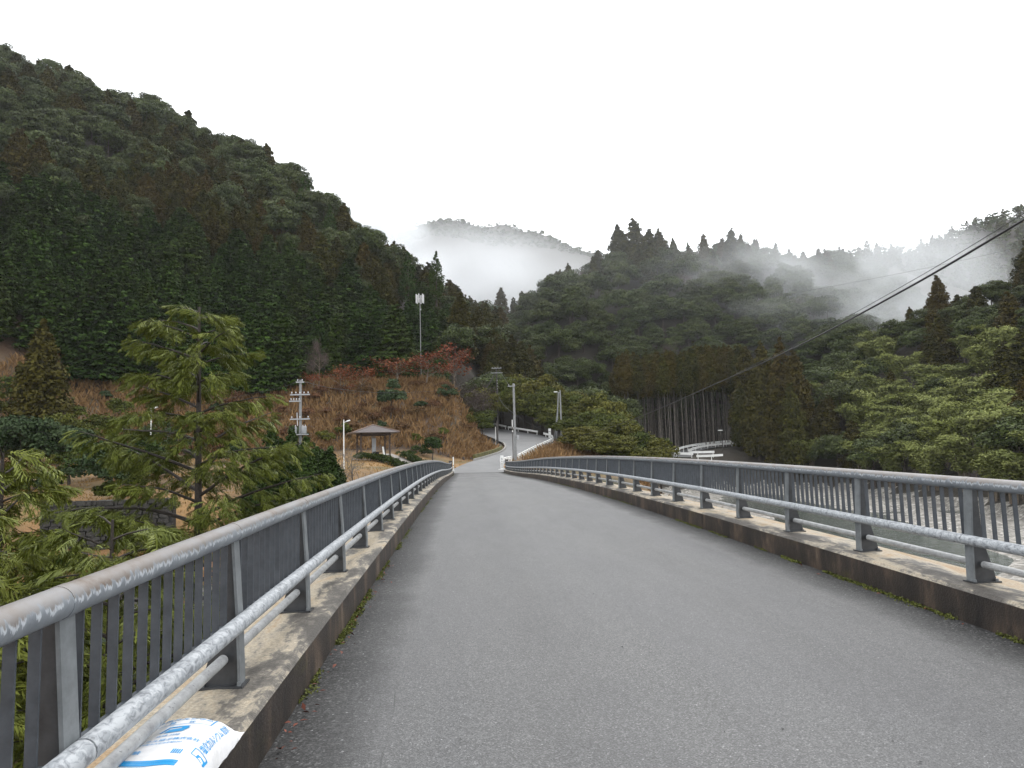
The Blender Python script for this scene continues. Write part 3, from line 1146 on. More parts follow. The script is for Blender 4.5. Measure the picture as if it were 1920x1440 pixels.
# ------------------------------------------------------------------ tree prototypes (mesh pairs: trunk, crown)
def proto(kind, seed):
    g = np.random.default_rng(seed)
    if kind == 'cypress':
        h = 12.5
        c = cypress_crown(g, h, 2.6)
        return h, trunk_mesh('trunk', h * 0.9, 0.17, M['bark'], g), mesh_np('crown', *c[:2], M['cypress'], c[2])
    if kind == 'cedar':
        h = 16.0
        c = cedar_crown(g, h, 2.7, leaf=0.25)
        return h, trunk_mesh('trunk', h * 0.93, 0.22, M['bark'], g), mesh_np('crown', *c[:2], M['cedar'], c[2])
    if kind == 'spire':
        h = 17.0
        c = cedar_crown(g, h, 2.6, leaf=0.26, per=22, base=0.1, dens=0.6, droop=0.15)
        return h, trunk_mesh('trunk', h * 0.97, 0.2, M['bark'], g), mesh_np('crown', *c[:2], M['cypress'], c[2])
    if kind == 'broad':
        h = 11.0
        c = broad_crown(g, h, g.uniform(3.6, 4.6), leaf=0.22, ncl=30, per=150)
        return h, trunk_mesh('trunk', h * 0.7, 0.22, M['bark'], g), mesh_np('crown', *c[:2], M['broad'], c[2])
    if kind == 'yellow':
        h = 9.0
        c = broad_crown(g, h, 3.8, leaf=0.20, ncl=34, per=150, base=0.1)
        return h, trunk_mesh('trunk', h * 0.7, 0.2, M['bark'], g), mesh_np('crown', *c[:2], M['yellow_broad'], c[2])
    if kind == 'bare':
        h = 9.0
        ls, tips = limbs(g, h, 0.16, 4, 0.7, 0.25, 7, up=0.45)
        q = MB()
        P = np.array([p for p, d in tips]); P = P[g.integers(0, len(P), 2000)] + g.normal(size=(2000, 3)) * 0.4
        V_, F_ = leaves(P, rsphere(2000, g), 0.35 * g.uniform(0.5, 1.4, 2000), g, 0.07)
        return h, limb_mesh('trunk', ls, M['twig'], 4), mesh_np('crown', V_, F_, M['hazebare'], g.random(len(F_)))
    if kind == 'stand':
        h = 25.0
        g2 = np.random.default_rng(seed)
        c = cedar_crown(g2, h * 0.40, 2.3, leaf=0.24, per=36)
        Vc = c[0] + np.array([0, 0, h * 0.60])
        g3 = np.random.default_rng(seed + 9)
        # a few dead snags of foliage low on the stem
        return h, trunk_mesh('trunk', h * 0.9, g3.uniform(0.10, 0.19), M['stem'], g3, lean=g3.normal() * 0.016), mesh_np('crown', Vc, c[1], M['cedar'], c[2])
    if kind == 'bamboo':
        (Vb, Fb, Tb), st = bamboo_crown(g, 10.0)
        q = MB()
        for s_ in st:
            q.tube(s_, [0.05 - 0.005 * i for i in range(9)], 5, cap=False)
        return 10.0, q.mesh('culms', M['twig'], smooth=60), mesh_np('crown', Vb, Fb, M['bamboo'], Tb)
    if kind == 'red':
        h = 7.0
        ls, tips = limbs(g, h, 0.11, 4, 0.62, 0.22, 7, up=0.2)
        P = np.array([p for p, d in tips])
        P = P[g.integers(0, len(P), 1000)] + g.normal(size=(1000, 3)) * np.array([0.45, 0.45, 0.13])
        V_, F_ = leaves(P, np.array([0, 0, 1.0]) + g.normal(size=P.shape) * 0.5, 0.13 * g.uniform(0.6, 1.4, 1000), g, 0.8)
        return h, limb_mesh('trunk', ls, M['twig'], 5), mesh_np('crown', V_, F_, M['red'], g.random(len(F_)))


NAME = {'cypress': 'cypress_tree', 'cedar': 'cedar_tree', 'spire': 'spire_tree', 'broad': 'broadleaf_tree', 'yellow': 'roadside_tree', 'bare': 'bare_tree',
        'stand': 'plantation_cedar', 'bamboo': 'bamboo_clump', 'red': 'red_leaf_tree'}
PROTO = {k: [proto(k, 100 * i + s) for s in range(nv)] for i, (k, nv) in enumerate(
    (('cypress', 4), ('cedar', 5), ('spire', 2), ('broad', 6), ('yellow', 3), ('bare', 3), ('stand', 6), ('bamboo', 4), ('red', 4)))}


def plant(kind, x, y, h, label, group=None, wide=1.0, z=None, var=None, cat='tree'):
    ps = PROTO[kind]
    hp, tm, cm = ps[var if var is not None else int(rng.integers(len(ps)))]
    z = hz(x, y) if z is None else z
    o = empty(NAME[kind], (x, y, z - 0.15), float(rng.random() * 6.283))
    s = h / hp
    o.scale = (s * wide, s * wide, s)
    tag(o, label, cat, group)
    part(tm.name.split('.')[0], tm, o)
    part('crown', cm, o)
    return o


def visible(x, y, z, top, slack=3.0):
    """Is the top of a tree in view past the ground in front of it?"""
    x, y, z = map(np.asarray, (x, y, z))
    ok = np.ones(len(x), bool)
    te = (z + top + slack - EYE) / np.hypot(x, y)
    for u in np.linspace(0.15, 0.93, 26):
        gx, gy = x * u, y * u
        ge = (height(gx, gy) - EYE) / np.hypot(gx, gy)
        ok &= ge < te
    px, py, d = project(np.stack([x, y, z + top * 0.5], -1))
    return ok & (px > -160) & (px < 2080) & (d > 1)


def scatter(x0, x1, y0, y1, step, g):
    xs_, ys_ = np.meshgrid(np.arange(x0, x1, step), np.arange(y0, y1, step))
    x, y = xs_.ravel(), ys_.ravel()
    x = x + g.uniform(-0.45, 0.45, len(x)) * step
    y = y + g.uniform(-0.45, 0.45, len(y)) * step
    return x, y


SKY_PX = [-200, 0, 150, 300, 420, 570, 650, 740, 850, 905]
SKY_PY = [-20, 70, 130, 198, 255, 390, 450, 505, 550, 620]

# left mountain
g = np.random.default_rng(21)
x, y = scatter(-235, 32, 92, 266, 5.0, g)
z = height(x, y)
cL, cC = cone(x, y, RL, 0.72), cone(x, y, RC, 0.62)
px, py, dd = project(np.stack([x, y, z], -1))
d_road, _ = poly_dist(x, y, [(p[0], p[1]) for p in ROADC])
keep = (cL > cC - 1) & (z > 11.0 + 2.0 * fbm(x * 0.05, y * 0.05, 2)) & visible(x, y, z, 12) & (d_road > 11) & (y > 100) & ~((px > 545) & (y < 114))
x, y, z, px, py = x[keep], y[keep], z[keep], px[keep], py[keep]
rel = (700 - py) / (700 - np.interp(px, SKY_PX, SKY_PY)) + fbm(x * 0.03, y * 0.03, 3) * 0.5 + g.normal(size=len(x)) * 0.04
FOREST = []          # (kind, x, y, z, height, wide, label, group)


def spot(px_, table):
    for lim, w_ in table:
        if px_ < lim: return w_
    return table[-1][1]


LEFTW = ((110, 'at the left edge'), (250, 'left of the spray tree'), (330, 'above the spray tree, left side'), (450, 'straight above the spray tree'), (540, 'right of the spray tree'), (620, 'above the transformer pole'),
         (690, 'above the white lamp'), (750, 'above the gazebo'), (800, 'around the antenna mast'), (9999, 'right of the antenna mast'))
for i in range(len(x)):
    wh = spot(px[i], LEFTW)
    if rel[i] < 0.46 and px[i] < 850:
        row = 'bottom' if rel[i] < 0.16 else ('middle' if rel[i] < 0.32 else 'top')
        FOREST.append(('cypress', x[i], y[i], z[i], g.uniform(9.5, 13.5), g.uniform(1.0, 1.4), f'dark green cypress {row} of the lower belt, {wh}', 'cypresses on the lower mountain'))
    elif rel[i] < 0.74 and g.random() < (0.80 if rel[i] < 0.60 else 0.42):
        row = 'lower' if rel[i] < 0.6 else 'upper'
        FOREST.append(('cedar', x[i], y[i], z[i], g.uniform(9.5, 15.5), g.uniform(1.05, 1.5), f'olive brown cedar, {row} middle slope, {wh}', 'cedars on the middle slope'))
    elif rel[i] > 0.74 and g.random() < 0.05:
        FOREST.append(('cedar', x[i], y[i], z[i], g.uniform(10, 13), g.uniform(1.0, 1.3), f'dark cedar near the mountain skyline, {wh}', 'cedars near the skyline'))
    else:
        row = 'just under the skyline' if rel[i] > 0.9 else 'on the upper slope'
        FOREST.append(('broad', x[i], y[i], z[i], g.uniform(6.5, 13.5), g.uniform(0.8, 1.2), f'grey green broadleaf tree {row}, {wh}', 'broadleaf trees of the upper mountain'))
# centre hill
x, y = scatter(-35, 175, 128, 345, 6.0, g)
z = height(x, y)
cL, cC, cR_ = cone(x, y, RL, 0.72), cone(x, y, RC, 0.62), cone(x, y, RR, 0.70)
d_road, _ = poly_dist(x, y, [(p[0], p[1]) for p in ROADC])
d_far, _ = poly_dist(x, y, [tuple(p)[:2] for p in FARROAD])
d_st, _ = poly_dist(x, y, STAND)
keep = (d_st > 10.5) & ((cC >= cL - 1) | (z < 11)) & (cC > cR_ - 6) & (z > -3) & visible(x, y, z, 11) & (d_road > 8.5) & (d_far > 8) & ((y > 138) | (x > -12)) & (y > 124) & ~((y < 164) & (z < 4.5) & (x > 34))
x, y, z = x[keep], y[keep], z[keep]
px, py, dd = project(np.stack([x, y, z], -1))
MIDW = ((900, 'right of the antenna mast'), (960, 'above the dark pole'), (1010, 'above the plain grey pole'), (1060, 'above the paired poles'), (1130, 'left of the crowning cedar clump'), (1230, 'under the crowning cedar clump'), (1320, 'above the plantation'), (1420, 'above the far road'), (9999, 'in the drifting mist'))
for i in range(len(x)):
    near_crest = (np.hypot(RC[:, 0] - x[i], RC[:, 1] - y[i]).min() < 20)
    wh = spot(px[i], MIDW)
    row = 'low' if py[i] > 690 else ('halfway up' if py[i] > 590 else 'high')
    u = g.random()
    if near_crest and u < 0.5:
        FOREST.append(('cedar', x[i], y[i], z[i], g.uniform(10, 15), g.uniform(0.9, 1.3), f'dark cedar along the crest of the central hill, {wh}', 'cedars on the central crest'))
    elif u > 0.92:
        FOREST.append(('bare', x[i], y[i], z[i], g.uniform(7, 9.5), 1.2, f'leafless brownish tree {row} on the central hill, {wh}', 'bare trees on the central hill'))
    else:
        FOREST.append(('broad', x[i], y[i], z[i], g.uniform(8, 12), g.uniform(0.95, 1.25), f'rounded broadleaf tree {row} on the central hill, {wh}', 'broadleaf trees of the central hill'))
# the steep bank behind the plantation carries closer, smaller trees
x, y = scatter(18, 118, 160, 205, 3.4, g)
z = height(x, y)
d_st, _ = poly_dist(x, y, STAND)
cL, cC, cR_ = cone(x, y, RL, 0.72), cone(x, y, RC, 0.62), cone(x, y, RR, 0.70)
keep = (d_st > 10.5) & (d_st < 31) & (cC > cR_ - 3) & (cC > cL) & (y > 168) & visible(x, y, z, 9) & (z > 4)
x, y, z = x[keep], y[keep], z[keep]
px, py, dd = project(np.stack([x, y, z], -1))
for i in range(len(x)):
    FOREST.append(('broad', x[i], y[i], z[i], g.uniform(6.5, 9.5), g.uniform(0.95, 1.25), f'small broadleaf tree on the steep bank behind the plantation, {spot(px[i], MIDW)}', 'broadleaf trees on the steep bank'))
# right hill above the river
x, y = scatter(50, 175, 55, 190, 4.4, g)
z = height(x, y)
cR_, cC = cone(x, y, RR, 0.70), cone(x, y, RC, 0.62)
d_far, _ = poly_dist(x, y, [tuple(p)[:2] for p in FARROAD])
keep = (cR_ > cC - 4) & (z > -5.6) & visible(x, y, z, 9) & (d_far > 9)
x, y, z = x[keep], y[keep], z[keep]
px, py, dd = project(np.stack([x, y, z + 6], -1))
for i in range(len(x)):
    bam = fbm(np.array([x[i] * 0.05 + 40]), np.array([y[i] * 0.05]), 2)[0]
    u = g.random()
    wh = spot(px[i], ((1480, 'next to the plantation'), (1560, 'left of the bamboo'), (1640, 'at its left'), (1720, 'left of its middle'), (1800, 'right of its middle'), (1880, 'near the right edge'), (9999, 'at the right edge')))
    row = 'low by the river' if py[i] > 800 else ('halfway up' if py[i] > 650 else 'high')
    lim = 0.60 if (600 < py[i] < 900) else 0.10
    if px[i] > 1880: lim *= 0.5
    if u < lim * (1 + bam * 1.8):
        FOREST.append(('bamboo', x[i], y[i], z[i], g.uniform(7.5, 10.5), g.uniform(1.0, 1.35), f'feathery yellow green bamboo {row}, {wh}', 'bamboo on the right hillside'))
    elif u < 0.72:
        FOREST.append(('cedar', x[i], y[i], z[i], g.uniform(8, 13), g.uniform(1.1, 1.5), f'dark cedar {row} on the right hill, {wh}', 'cedars on the right hillside'))
    else:
        FOREST.append(('broad', x[i], y[i], z[i], g.uniform(6, 9), g.uniform(1.0, 1.3), f'dark broadleaf tree {row} on the right hill, {wh}', 'broadleaf trees on the right hillside'))
# the largest in view become single trees, the overflow of a kind one mass
from collections import defaultdict
byk = defaultdict(list)
for f in FOREST:
    byk[f[0]].append(f)
rest = defaultdict(list)
CAP = {'cypress': 300, 'cedar': 290, 'broad': 290, 'bamboo': 120, 'bare': 40}
for k, fl in byk.items():
    fl.sort(key=lambda f: math.hypot(f[1], f[2]) / f[4])
    for f in fl[:CAP[k]]:
        plant(k, f[1], f[2], f[4], f[6], f[7], f[5], f[3], cat='bamboo' if k == 'bamboo' else 'tree')
    rest[k] = fl[CAP[k]:]
print('FOREST', {k: len(v) for k, v in byk.items()})


def mass(name, label, items, mats, seed):
    """Many trees as one mesh; items: (mesh, x, y, z, scale_xy, scale_z)."""
    g = np.random.default_rng(seed)
    cache, Vs, Fs, Ts, Ms, o = {}, [], [], [], [], 0
    for me, mi, x, y, z, sx, sz in items:
        if me not in cache:
            nv = len(me.vertices)
            co = np.empty(nv * 3, np.float32); me.vertices.foreach_get('co', co)
            fi = np.empty(len(me.loops), np.int32); me.loops.foreach_get('vertex_index', fi)
            ti = np.empty(len(me.polygons), np.float32); me.attributes['tint'].data.foreach_get('value', ti)
            cache[me] = (co.reshape(-1, 3), fi.reshape(-1, 4), ti)
        co, fi, ti = cache[me]
        a = g.random() * 6.283
        c, s = math.cos(a), math.sin(a)
        P = co @ np.array([[c, s, 0], [-s, c, 0], [0, 0, 1]]) * np.array([sx, sx, sz]) + np.array([x, y, z])
        Vs.append(P); Fs.append(fi + o); Ts.append(np.clip(ti * 0.8 + g.random() * 0.4 - 0.1, 0, 1)); Ms.append(np.full(len(fi), mi)); o += len(P)
    if not Vs: return None
    ob = link(bpy.data.objects.new(name, mesh_np(name, np.concatenate(Vs), np.concatenate(Fs), mats, np.concatenate(Ts), mi=np.concatenate(Ms))))
    return tag(ob, label, 'forest', kind='stuff')


def woodland(name, label, items):
    """A wood that reads as one mass: crowns instanced on points by geometry nodes. items: (mesh, x, y, z, scale_xy, scale_z)."""
    src = {}
    for ob in bpy.data.objects:
        if ob.type == 'MESH' and ob.parent and ob.name.startswith('crown') and ob.data not in src:
            src[ob.data] = ob
    items = [i_ for i_ in items if i_[0] in src]
    kinds = sorted({i_[0] for i_ in items}, key=lambda m_: m_.name)
    me = bpy.data.meshes.new(name)
    n = len(items)
    me.vertices.add(n)
    me.vertices.foreach_set('co', np.array([i_[1:4] for i_ in items], np.float32).ravel())
    gg = np.random.default_rng(4)
    for nm_, ty, arr in (('turn', 'FLOAT_VECTOR', np.stack([np.zeros(n), np.zeros(n), gg.uniform(0, 6.28, n)], 1)),
                         ('grow', 'FLOAT_VECTOR', np.array([(i_[4], i_[4], i_[5]) for i_ in items]))):
        at_ = me.attributes.new(nm_, ty, 'POINT')
        at_.data.foreach_set('vector', arr.astype(np.float32).ravel())
    at_ = me.attributes.new('kind', 'INT', 'POINT')
    at_.data.foreach_set('value', np.array([kinds.index(i_[0]) for i_ in items], np.int32))
    ob = link(bpy.data.objects.new(name, me))
    ng = bpy.data.node_groups.new(name, 'GeometryNodeTree')
    ng.interface.new_socket('Geometry', in_out='INPUT', socket_type='NodeSocketGeometry')
    ng.interface.new_socket('Geometry', in_out='OUTPUT', socket_type='NodeSocketGeometry')
    gi, go = ng.nodes.new('NodeGroupInput'), ng.nodes.new('NodeGroupOutput')
    jn = ng.nodes.new('GeometryNodeJoinGeometry')

    def attr(nm_, ty):
        a_ = ng.nodes.new('GeometryNodeInputNamedAttribute')
        a_.data_type = ty
        a_.inputs[0].default_value = nm_
        return a_.outputs[0]
    turn, grow, kind = attr('turn', 'FLOAT_VECTOR'), attr('grow', 'FLOAT_VECTOR'), attr('kind', 'INT')
    for k_, m_ in enumerate(kinds):
        oi = ng.nodes.new('GeometryNodeObjectInfo')
        oi.transform_space = 'ORIGINAL'
        oi.inputs['Object'].default_value = src[m_]
        oi.inputs['As Instance'].default_value = True
        cp = ng.nodes.new('FunctionNodeCompare')
        cp.data_type = 'INT'
        cp.operation = 'EQUAL'
        ng.links.new(kind, cp.inputs[2])
        cp.inputs[3].default_value = k_
        ip = ng.nodes.new('GeometryNodeInstanceOnPoints')
        ng.links.new(gi.outputs[0], ip.inputs['Points'])
        ng.links.new(cp.outputs[0], ip.inputs['Selection'])
        ng.links.new(oi.outputs['Geometry'], ip.inputs['Instance'])
        er = ng.nodes.new('FunctionNodeEulerToRotation')
        ng.links.new(turn, er.inputs[0])
        ng.links.new(er.outputs[0], ip.inputs['Rotation'])
        ng.links.new(grow, ip.inputs['Scale'])
        ng.links.new(ip.outputs[0], jn.inputs[0])
    ng.links.new(jn.outputs[0], go.inputs[0])
    md = ob.modifiers.new('trees', 'NODES')
    md.node_group = ng
    return tag(ob, label, 'forest', kind='stuff')


items = []
for k, fl in rest.items():
    for f in fl:
        hp, tm, cm = PROTO[k][int(rng.integers(len(PROTO[k])))]
        s = f[4] / hp
        items.append((cm, f[1], f[2], f[3] - 0.2, s * f[5], s))
woodland('hillside_woodland', 'mixed evergreen woodland filling the farther slopes of the hills', items)

# small, simple crowns for the far mountains
def far_crown(kind, seed):
    g = np.random.default_rng(seed)
    if kind == 'cedar':
        c = cedar_crown(g, 13, 2.6, leaf=0.8, per=3, dens=0.42)
    else:
        c = broad_crown(g, 10, 4.2, leaf=0.85, ncl=8, per=9, base=0.0)
    return mesh_np('far_crown', *c[:2], M[kind if kind == 'cedar' else 'broad'], c[2])


FARM = [far_crown('cedar', 1), far_crown('cedar', 2), far_crown('broad', 3), far_crown('broad', 4)]
for sd_ in (5, 6):
    c = broad_crown(np.random.default_rng(sd_), 10, 4.2, leaf=1.0, ncl=7, per=9, base=0.0)
    FARM.append(mesh_np('far_crown', *c[:2], M['broad'], c[2]))
for nm, lab, R_, sl_, box, step in (
        ('ridge_forest', 'dark conifer forest on the misty ridge behind the right hill', R2, 0.55, (90, 460, 300, 520), 6.5),
        ('mountain_forest', 'faint forest on the distant cloud wrapped mountain', RF, 0.55, (-160, 260, 800, 960), 7.5)):
    x, y = scatter(*box, step, g)
    z = height(x, y)
    cs = cone(x, y, R_, sl_)
    oth = np.maximum(cone(x, y, RC, 0.62), np.maximum(cone(x, y, RL, 0.72), cone(x, y, RR, 0.7)))
    keep = (cs > oth) & (z > (15 if R_ is R2 else 205)) & visible(x, y, z, 12)
    items = []
    for xi, yi, zi in zip(x[keep], y[keep], z[keep]):
        c = g.random() < 0.35
        me_ = FARM[int(g.integers(2))] if c else FARM[2 + int(g.integers(2))]
        s = g.uniform(0.55, 0.85)
        if R_ is RF:
            me_, c, s = FARM[4 + int(g.integers(2))], False, g.uniform(0.5, 0.9) * (1.0 if g.random() < 0.93 else 1.5)
        items.append((me_, 0 if c else 1, xi, yi, zi - (3.5 if R_ is RF else 1.2), s * 1.2, s))
    print(nm, len(items))
    mass(nm, lab, items, [M['cedar'], M['broad']], 8)
for me_ in FARM: bpy.data.meshes.remove(me_)

# trees of their own look
p = at(572, 400, 186); plant('spire', p.x, p.y, 21, 'lone pointed conifer standing above the left mountain skyline', z=p.z - 10.0, var=0)
p = at(618, 430, 178); plant('spire', p.x, p.y, 13, 'shorter pointed conifer on the skyline just below the lone tall one', z=p.z - 6.0, var=1)
p = at(690, 470, 168); plant('broad', p.x, p.y, 13, 'round topped broadleaf tree on the skyline at the mountain shoulder', z=p.z - 6.5, wide=0.95)
for px_, hh in ((765, 13), (818, 13)):
    p = at(px_, 515, 165); plant('spire', p.x, p.y, hh, 'slim conifer on the low saddle skyline above the antenna mast', 'saddle conifers', z=p.z - 7)
for px_, py_, hh, lab in ((1160, 470, 19, 'tall dark cedar at the left of the clump crowning the central hill'), (1190, 465, 20, 'tallest dark cedar in the clump crowning the central hill'),
                          (1218, 472, 18, 'tall dark cedar at the right of the clump crowning the central hill')):
    p = at(px_, py_, 222); plant('cedar', p.x, p.y, hh, lab, wide=1.3, z=p.z - 10)
for i, (px_, hh) in enumerate(((1290, 15), (1312, 14), (1410, 14), (1455, 17))):
    p = at(px_, 470, 240 + 12 * i); plant('spire', p.x, p.y, hh, 'pointed conifer spire rising out of mist on the central crest', 'spires on the central crest', z=p.z - hh * 0.78)

# cedar plantation with bare stems behind the far road
g = np.random.default_rng(77)
k = 0
for row in range(8):
    for c in range(20):
        px_ = 1172 + c * 12.4 + g.uniform(-6, 6)
        yv = 153 + row * 2.6 + max(0, (px_ - 1262) / 138) * 8 + g.uniform(-1.2, 1.2)
        p = at(px_, 845, yv)
        zz = hz(p.x, p.y)
        topz = at(px_, 668 + g.uniform(-14, 12) - (10 if c > 10 else 0), yv).z
        hh = topz - zz
        if hh < 12: continue
        plant('stand', p.x, p.y, hh, f'tall bare stemmed plantation cedar, {("front", "front", "middle", "middle", "middle", "back", "back", "back")[row]} rows, {("left edge", "left part", "centre", "right part", "right edge")[c // 4]} of the stand', 'plantation cedars', wide=0.85, z=zz)
for i, (px_, pt, yv) in enumerate([(1180 + 26 * k_, 640 + (k_ * 37) % 40, 186 + (k_ * 5) % 7) for k_ in range(13)] + [(1300 + 22 * k_, 600 + (k_ * 29) % 46, 192 + (k_ * 3) % 9) for k_ in range(10)]):
    p = at(px_, 800, yv); zz = hz(p.x, p.y)
    hh = float(np.clip(at(px_, pt, yv).z - zz, 8, 16))
    plant('broad', p.x, p.y, hh, 'broadleaf tree rising close behind the plantation crowns', 'broadleaf trees behind the plantation', wide=11 / hh, z=zz)
# dense taller cedars at the right end of the plantation
for px_, py_, yv in ((1405, 650, 150), (1440, 640, 146), (1475, 632, 144), (1500, 655, 140), (1425, 690, 141), (1460, 700, 138), (1395, 720, 146), (1490, 715, 134)):
    p = at(px_, 860, yv); zz = hz(p.x, p.y)
    plant('cedar', p.x, p.y, at(px_, py_, yv).z - zz, f'full crowned cedar at the far road corner, {"tall" if py_ < 680 else "shorter"}, {"left" if px_ < 1430 else "right"} side', 'corner cedars', wide=0.9, z=zz)

# yellow green trees right of the approach road
YT = [(905, 735, 127), (945, 722, 132), (985, 712, 134), (1020, 716, 130), (1060, 735, 128), (900, 768, 122), (1000, 745, 127), (1045, 765, 122), (1090, 752, 122), (1075, 790, 112),
      (1110, 772, 110), (1140, 780, 105), (1165, 795, 100), (1190, 808, 96), (1215, 822, 92), (1100, 815, 101), (1130, 822, 96), (1160, 832, 91), (1238, 836, 88), (1185, 842, 87), (1060, 800, 119), (1070, 745, 124), (1110, 745, 118), (1145, 765, 112), (1085, 828, 96), (1210, 845, 84), (1150, 845, 86), (1120, 840, 90), (965, 735, 129), (1030, 735, 125)]
for i, (px_, py_, yv) in enumerate(YT):
    p = at(px_, 855, yv); zz = hz(p.x, p.y)
    hh = max(4.5, (at(px_, py_, yv).z - zz) * 1.18)
    plant('yellow', p.x, p.y, hh, f'yellow green leafy tree by the bend, {spot(px_, ((950, "beside the dark pole"), (1010, "behind the plain grey pole"), (1065, "behind the paired poles"), (1115, "just right of the paired poles"), (1165, "midway down to the railing"), (9999, "lowest above the right railing")))}, {"farther" if yv > 110 else "nearer"} row', 'leafy trees by the bend', wide=float(np.clip((9.0 if px_ < 1200 else 6.5) / hh, 0.9, 1.7)), z=zz)
p = at(905, 830, 112); plant('yellow', p.x, p.y, 4.6, 'dark bushy tree on the inside of the bend beside the dark post', wide=1.1)

# red leaved trees and scrub at the foot of the mountain
RT = [(640, 745, 672, 104, 'small orange red tree at the forest edge, left of its twin'), (676, 745, 678, 104, 'small orange red tree at the forest edge, right of its twin'),
      (745, 735, 655, 106, 'wide red leaved tree spreading left below the antenna mast'), (800, 730, 652, 107, 'wide red leaved tree directly below the antenna mast'),
      (852, 722, 640, 111, 'tall red leaved tree at the right end of the red row'), (590, 735, 690, 105, 'low reddish tree beside the tall brown sapling')]
for px_, pb, pt, yv, lab in RT:
    if not lab: continue
    p = at(px_, pb, yv); zz = hz(p.x, p.y)
    plant('red', p.x, p.y, at(px_, pt, yv).z - zz, lab, wide=1.35 if 'wide' in lab else 1.0, z=zz)
p = at(598, 740, 106); zz = hz(p.x, p.y)
plant('bare', p.x, p.y, at(598, 638, 106).z - zz, 'tall slender bare brown tree at the forest edge', z=zz, wide=0.6)
for i, (px_, py_, yv, hh) in enumerate(((890, 735, 122, 8), (880, 700, 130, 9), (905, 720, 126, 8))):
    p = at(px_, py_ + 20, yv); plant('bare', p.x, p.y, hh, 'leafless grey tree between red leaves and the road bend', 'bare trees by the bend', wide=1.1)


def bush(name, label, P_, h, r, mat, seed, leaf=0.13, ncl=22, per=110, stem=True, group=None, base=0.08, bark='bark', cat='shrub'):
    g = np.random.default_rng(seed)
    c = broad_crown(g, h, r, leaf=leaf, ncl=ncl, per=per, base=base)
    o = empty(name, P_)
    tag(o, label, cat, group)
    part('crown', mesh_np('crown', *c[:2], M[mat], c[2]), o)
    if stem:
        part('trunk', trunk_mesh('trunk', h * 0.7, 0.03 + 0.025 * h ** 0.8, M[bark], g), o)
    return o


def G(px_, py_, Y_):
    p = at(px_, py_, Y_)
    return (p.x, p.y, hz(p.x, p.y) - 0.05)


bush('evergreen_bush', 'large grey green evergreen bush on the brown bank above the gazebo', G(733, 770, 96), 5.6, 2.1, 'blueshrub', 1, leaf=0.17, per=130)
bush('park_tree', 'round crowned evergreen tree on the orange lawn at the left edge', G(35, 905, 56), 6.0, 3.0, 'blueshrub', 2, leaf=0.14, ncl=40, per=150, base=0.16, cat='tree')
bush('park_tree', 'second round evergreen tree on the orange lawn, nearer the wall gap', G(128, 905, 57), 5.0, 2.1, 'blueshrub', 3, leaf=0.14, ncl=34, per=130, base=0.22, cat='tree')
bush('lawn_tree', 'small dark tree standing alone on the lawn beside the road', G(811, 850, 81), 2.9, 1.3, 'darkshrub', 4, leaf=0.11, base=0.3, cat='tree')
for i, (px_, py_, yv, h, r) in enumerate(((800, 846, 84, 1.1, 1.0), (780, 845, 85, 0.9, 0.8), (770, 850, 82, 0.8, 0.7))):
    bush('clipped_shrub', 'small dark rounded shrub at the foot of the brown bank near the hedges', G(px_, py_, yv), h, r, 'hedge', 20 + i, leaf=0.08, ncl=12, per=80, stem=False, group='rounded shrubs by the hedges')
for i, (px_, py_, yv, h, r) in enumerate(((645, 790, 90, 2.4, 1.3), (560, 790, 88, 2.6, 1.6), (610, 800, 88, 2.0, 1.8), (640, 735, 100, 1.6, 1.5), (840, 760, 102, 2.8, 2.0), (860, 745, 105, 3, 2.2), (880, 790, 104, 2.5, 1.6), (790, 770, 98, 1.8, 1.6), (545, 760, 95, 2.8, 1.2), (780, 825, 88, 1.4, 1.0), (715, 800, 92, 1.5, 1.2), (830, 810, 92, 1.4, 1.1))):
    if i in (3, 5, 8): continue
    gq = G(px_, py_ + 8, yv)
    bush('wild_shrub', 'wild green shrub growing among the brown grass of the bank', (gq[0], gq[1], gq[2] - 0.25), h * 1.15, r * 0.8, 'yellow_broad' if i % 3 != 1 else 'blueshrub', 40 + i, leaf=0.13, ncl=14, per=70, stem=False, group='wild shrubs on the brown bank')
for i in range(34):
    px_, yv = g.uniform(470, 890), g.uniform(89, 107)
    p = at(px_, 800, yv)
    dr_, _ = poly_dist(np.array([p.x]), np.array([p.y]), [(q_[0], q_[1]) for q_ in ROADC])
    if dr_[0] < 7: continue
    bush('dry_shrub', 'rust brown leafless thicket shrub on the slope behind the gazebo', (p.x, p.y, hz(p.x, p.y) - 0.1), g.uniform(0.9, 2.0), g.uniform(0.9, 1.8), 'rust', 500 + i, leaf=0.10, ncl=10, per=70, stem=False, group='rust shrubs on the bank')
# dark young conifers in front of the transformer pole
g = np.random.default_rng(5)
for i in range(22):
    px_ = 474 + i * 7.2 + g.uniform(-4, 4)
    pt = 800 + 60 * abs(math.sin(i * 1.9)) + (40 if i % 3 == 0 else 0) + (25 if px_ < 495 or px_ > 615 else 0)
    yv = 43 + (i * 3.7) % 8
    p = at(px_, 930, yv); zz = hz(p.x, p.y)
    h = at(px_, pt, yv).z - zz
    gg = np.random.default_rng(300 + i)
    c = cedar_crown(gg, h, 0.72, leaf=0.10, base=0.03, per=40, dens=2.8, droop=-0.55)
    o = empty('young_conifer', (p.x, p.y, zz - 0.05))
    wh = 'left of the pole' if px_ < 540 else ('in front of the pole' if px_ < 585 else 'right of the pole')
    sz = 'tall' if pt < 830 else ('middling' if pt < 860 else 'low')
    tag(o, f'{sz} dark young conifer in the roadside thicket, {wh}', 'tree', 'young conifers around the pole')
    part('crown', mesh_np('crown', *c[:2], M['darkshrub'], c[2]), o)
    part('trunk', trunk_mesh('trunk', h * 0.9, 0.06, M['bark'], gg), o)
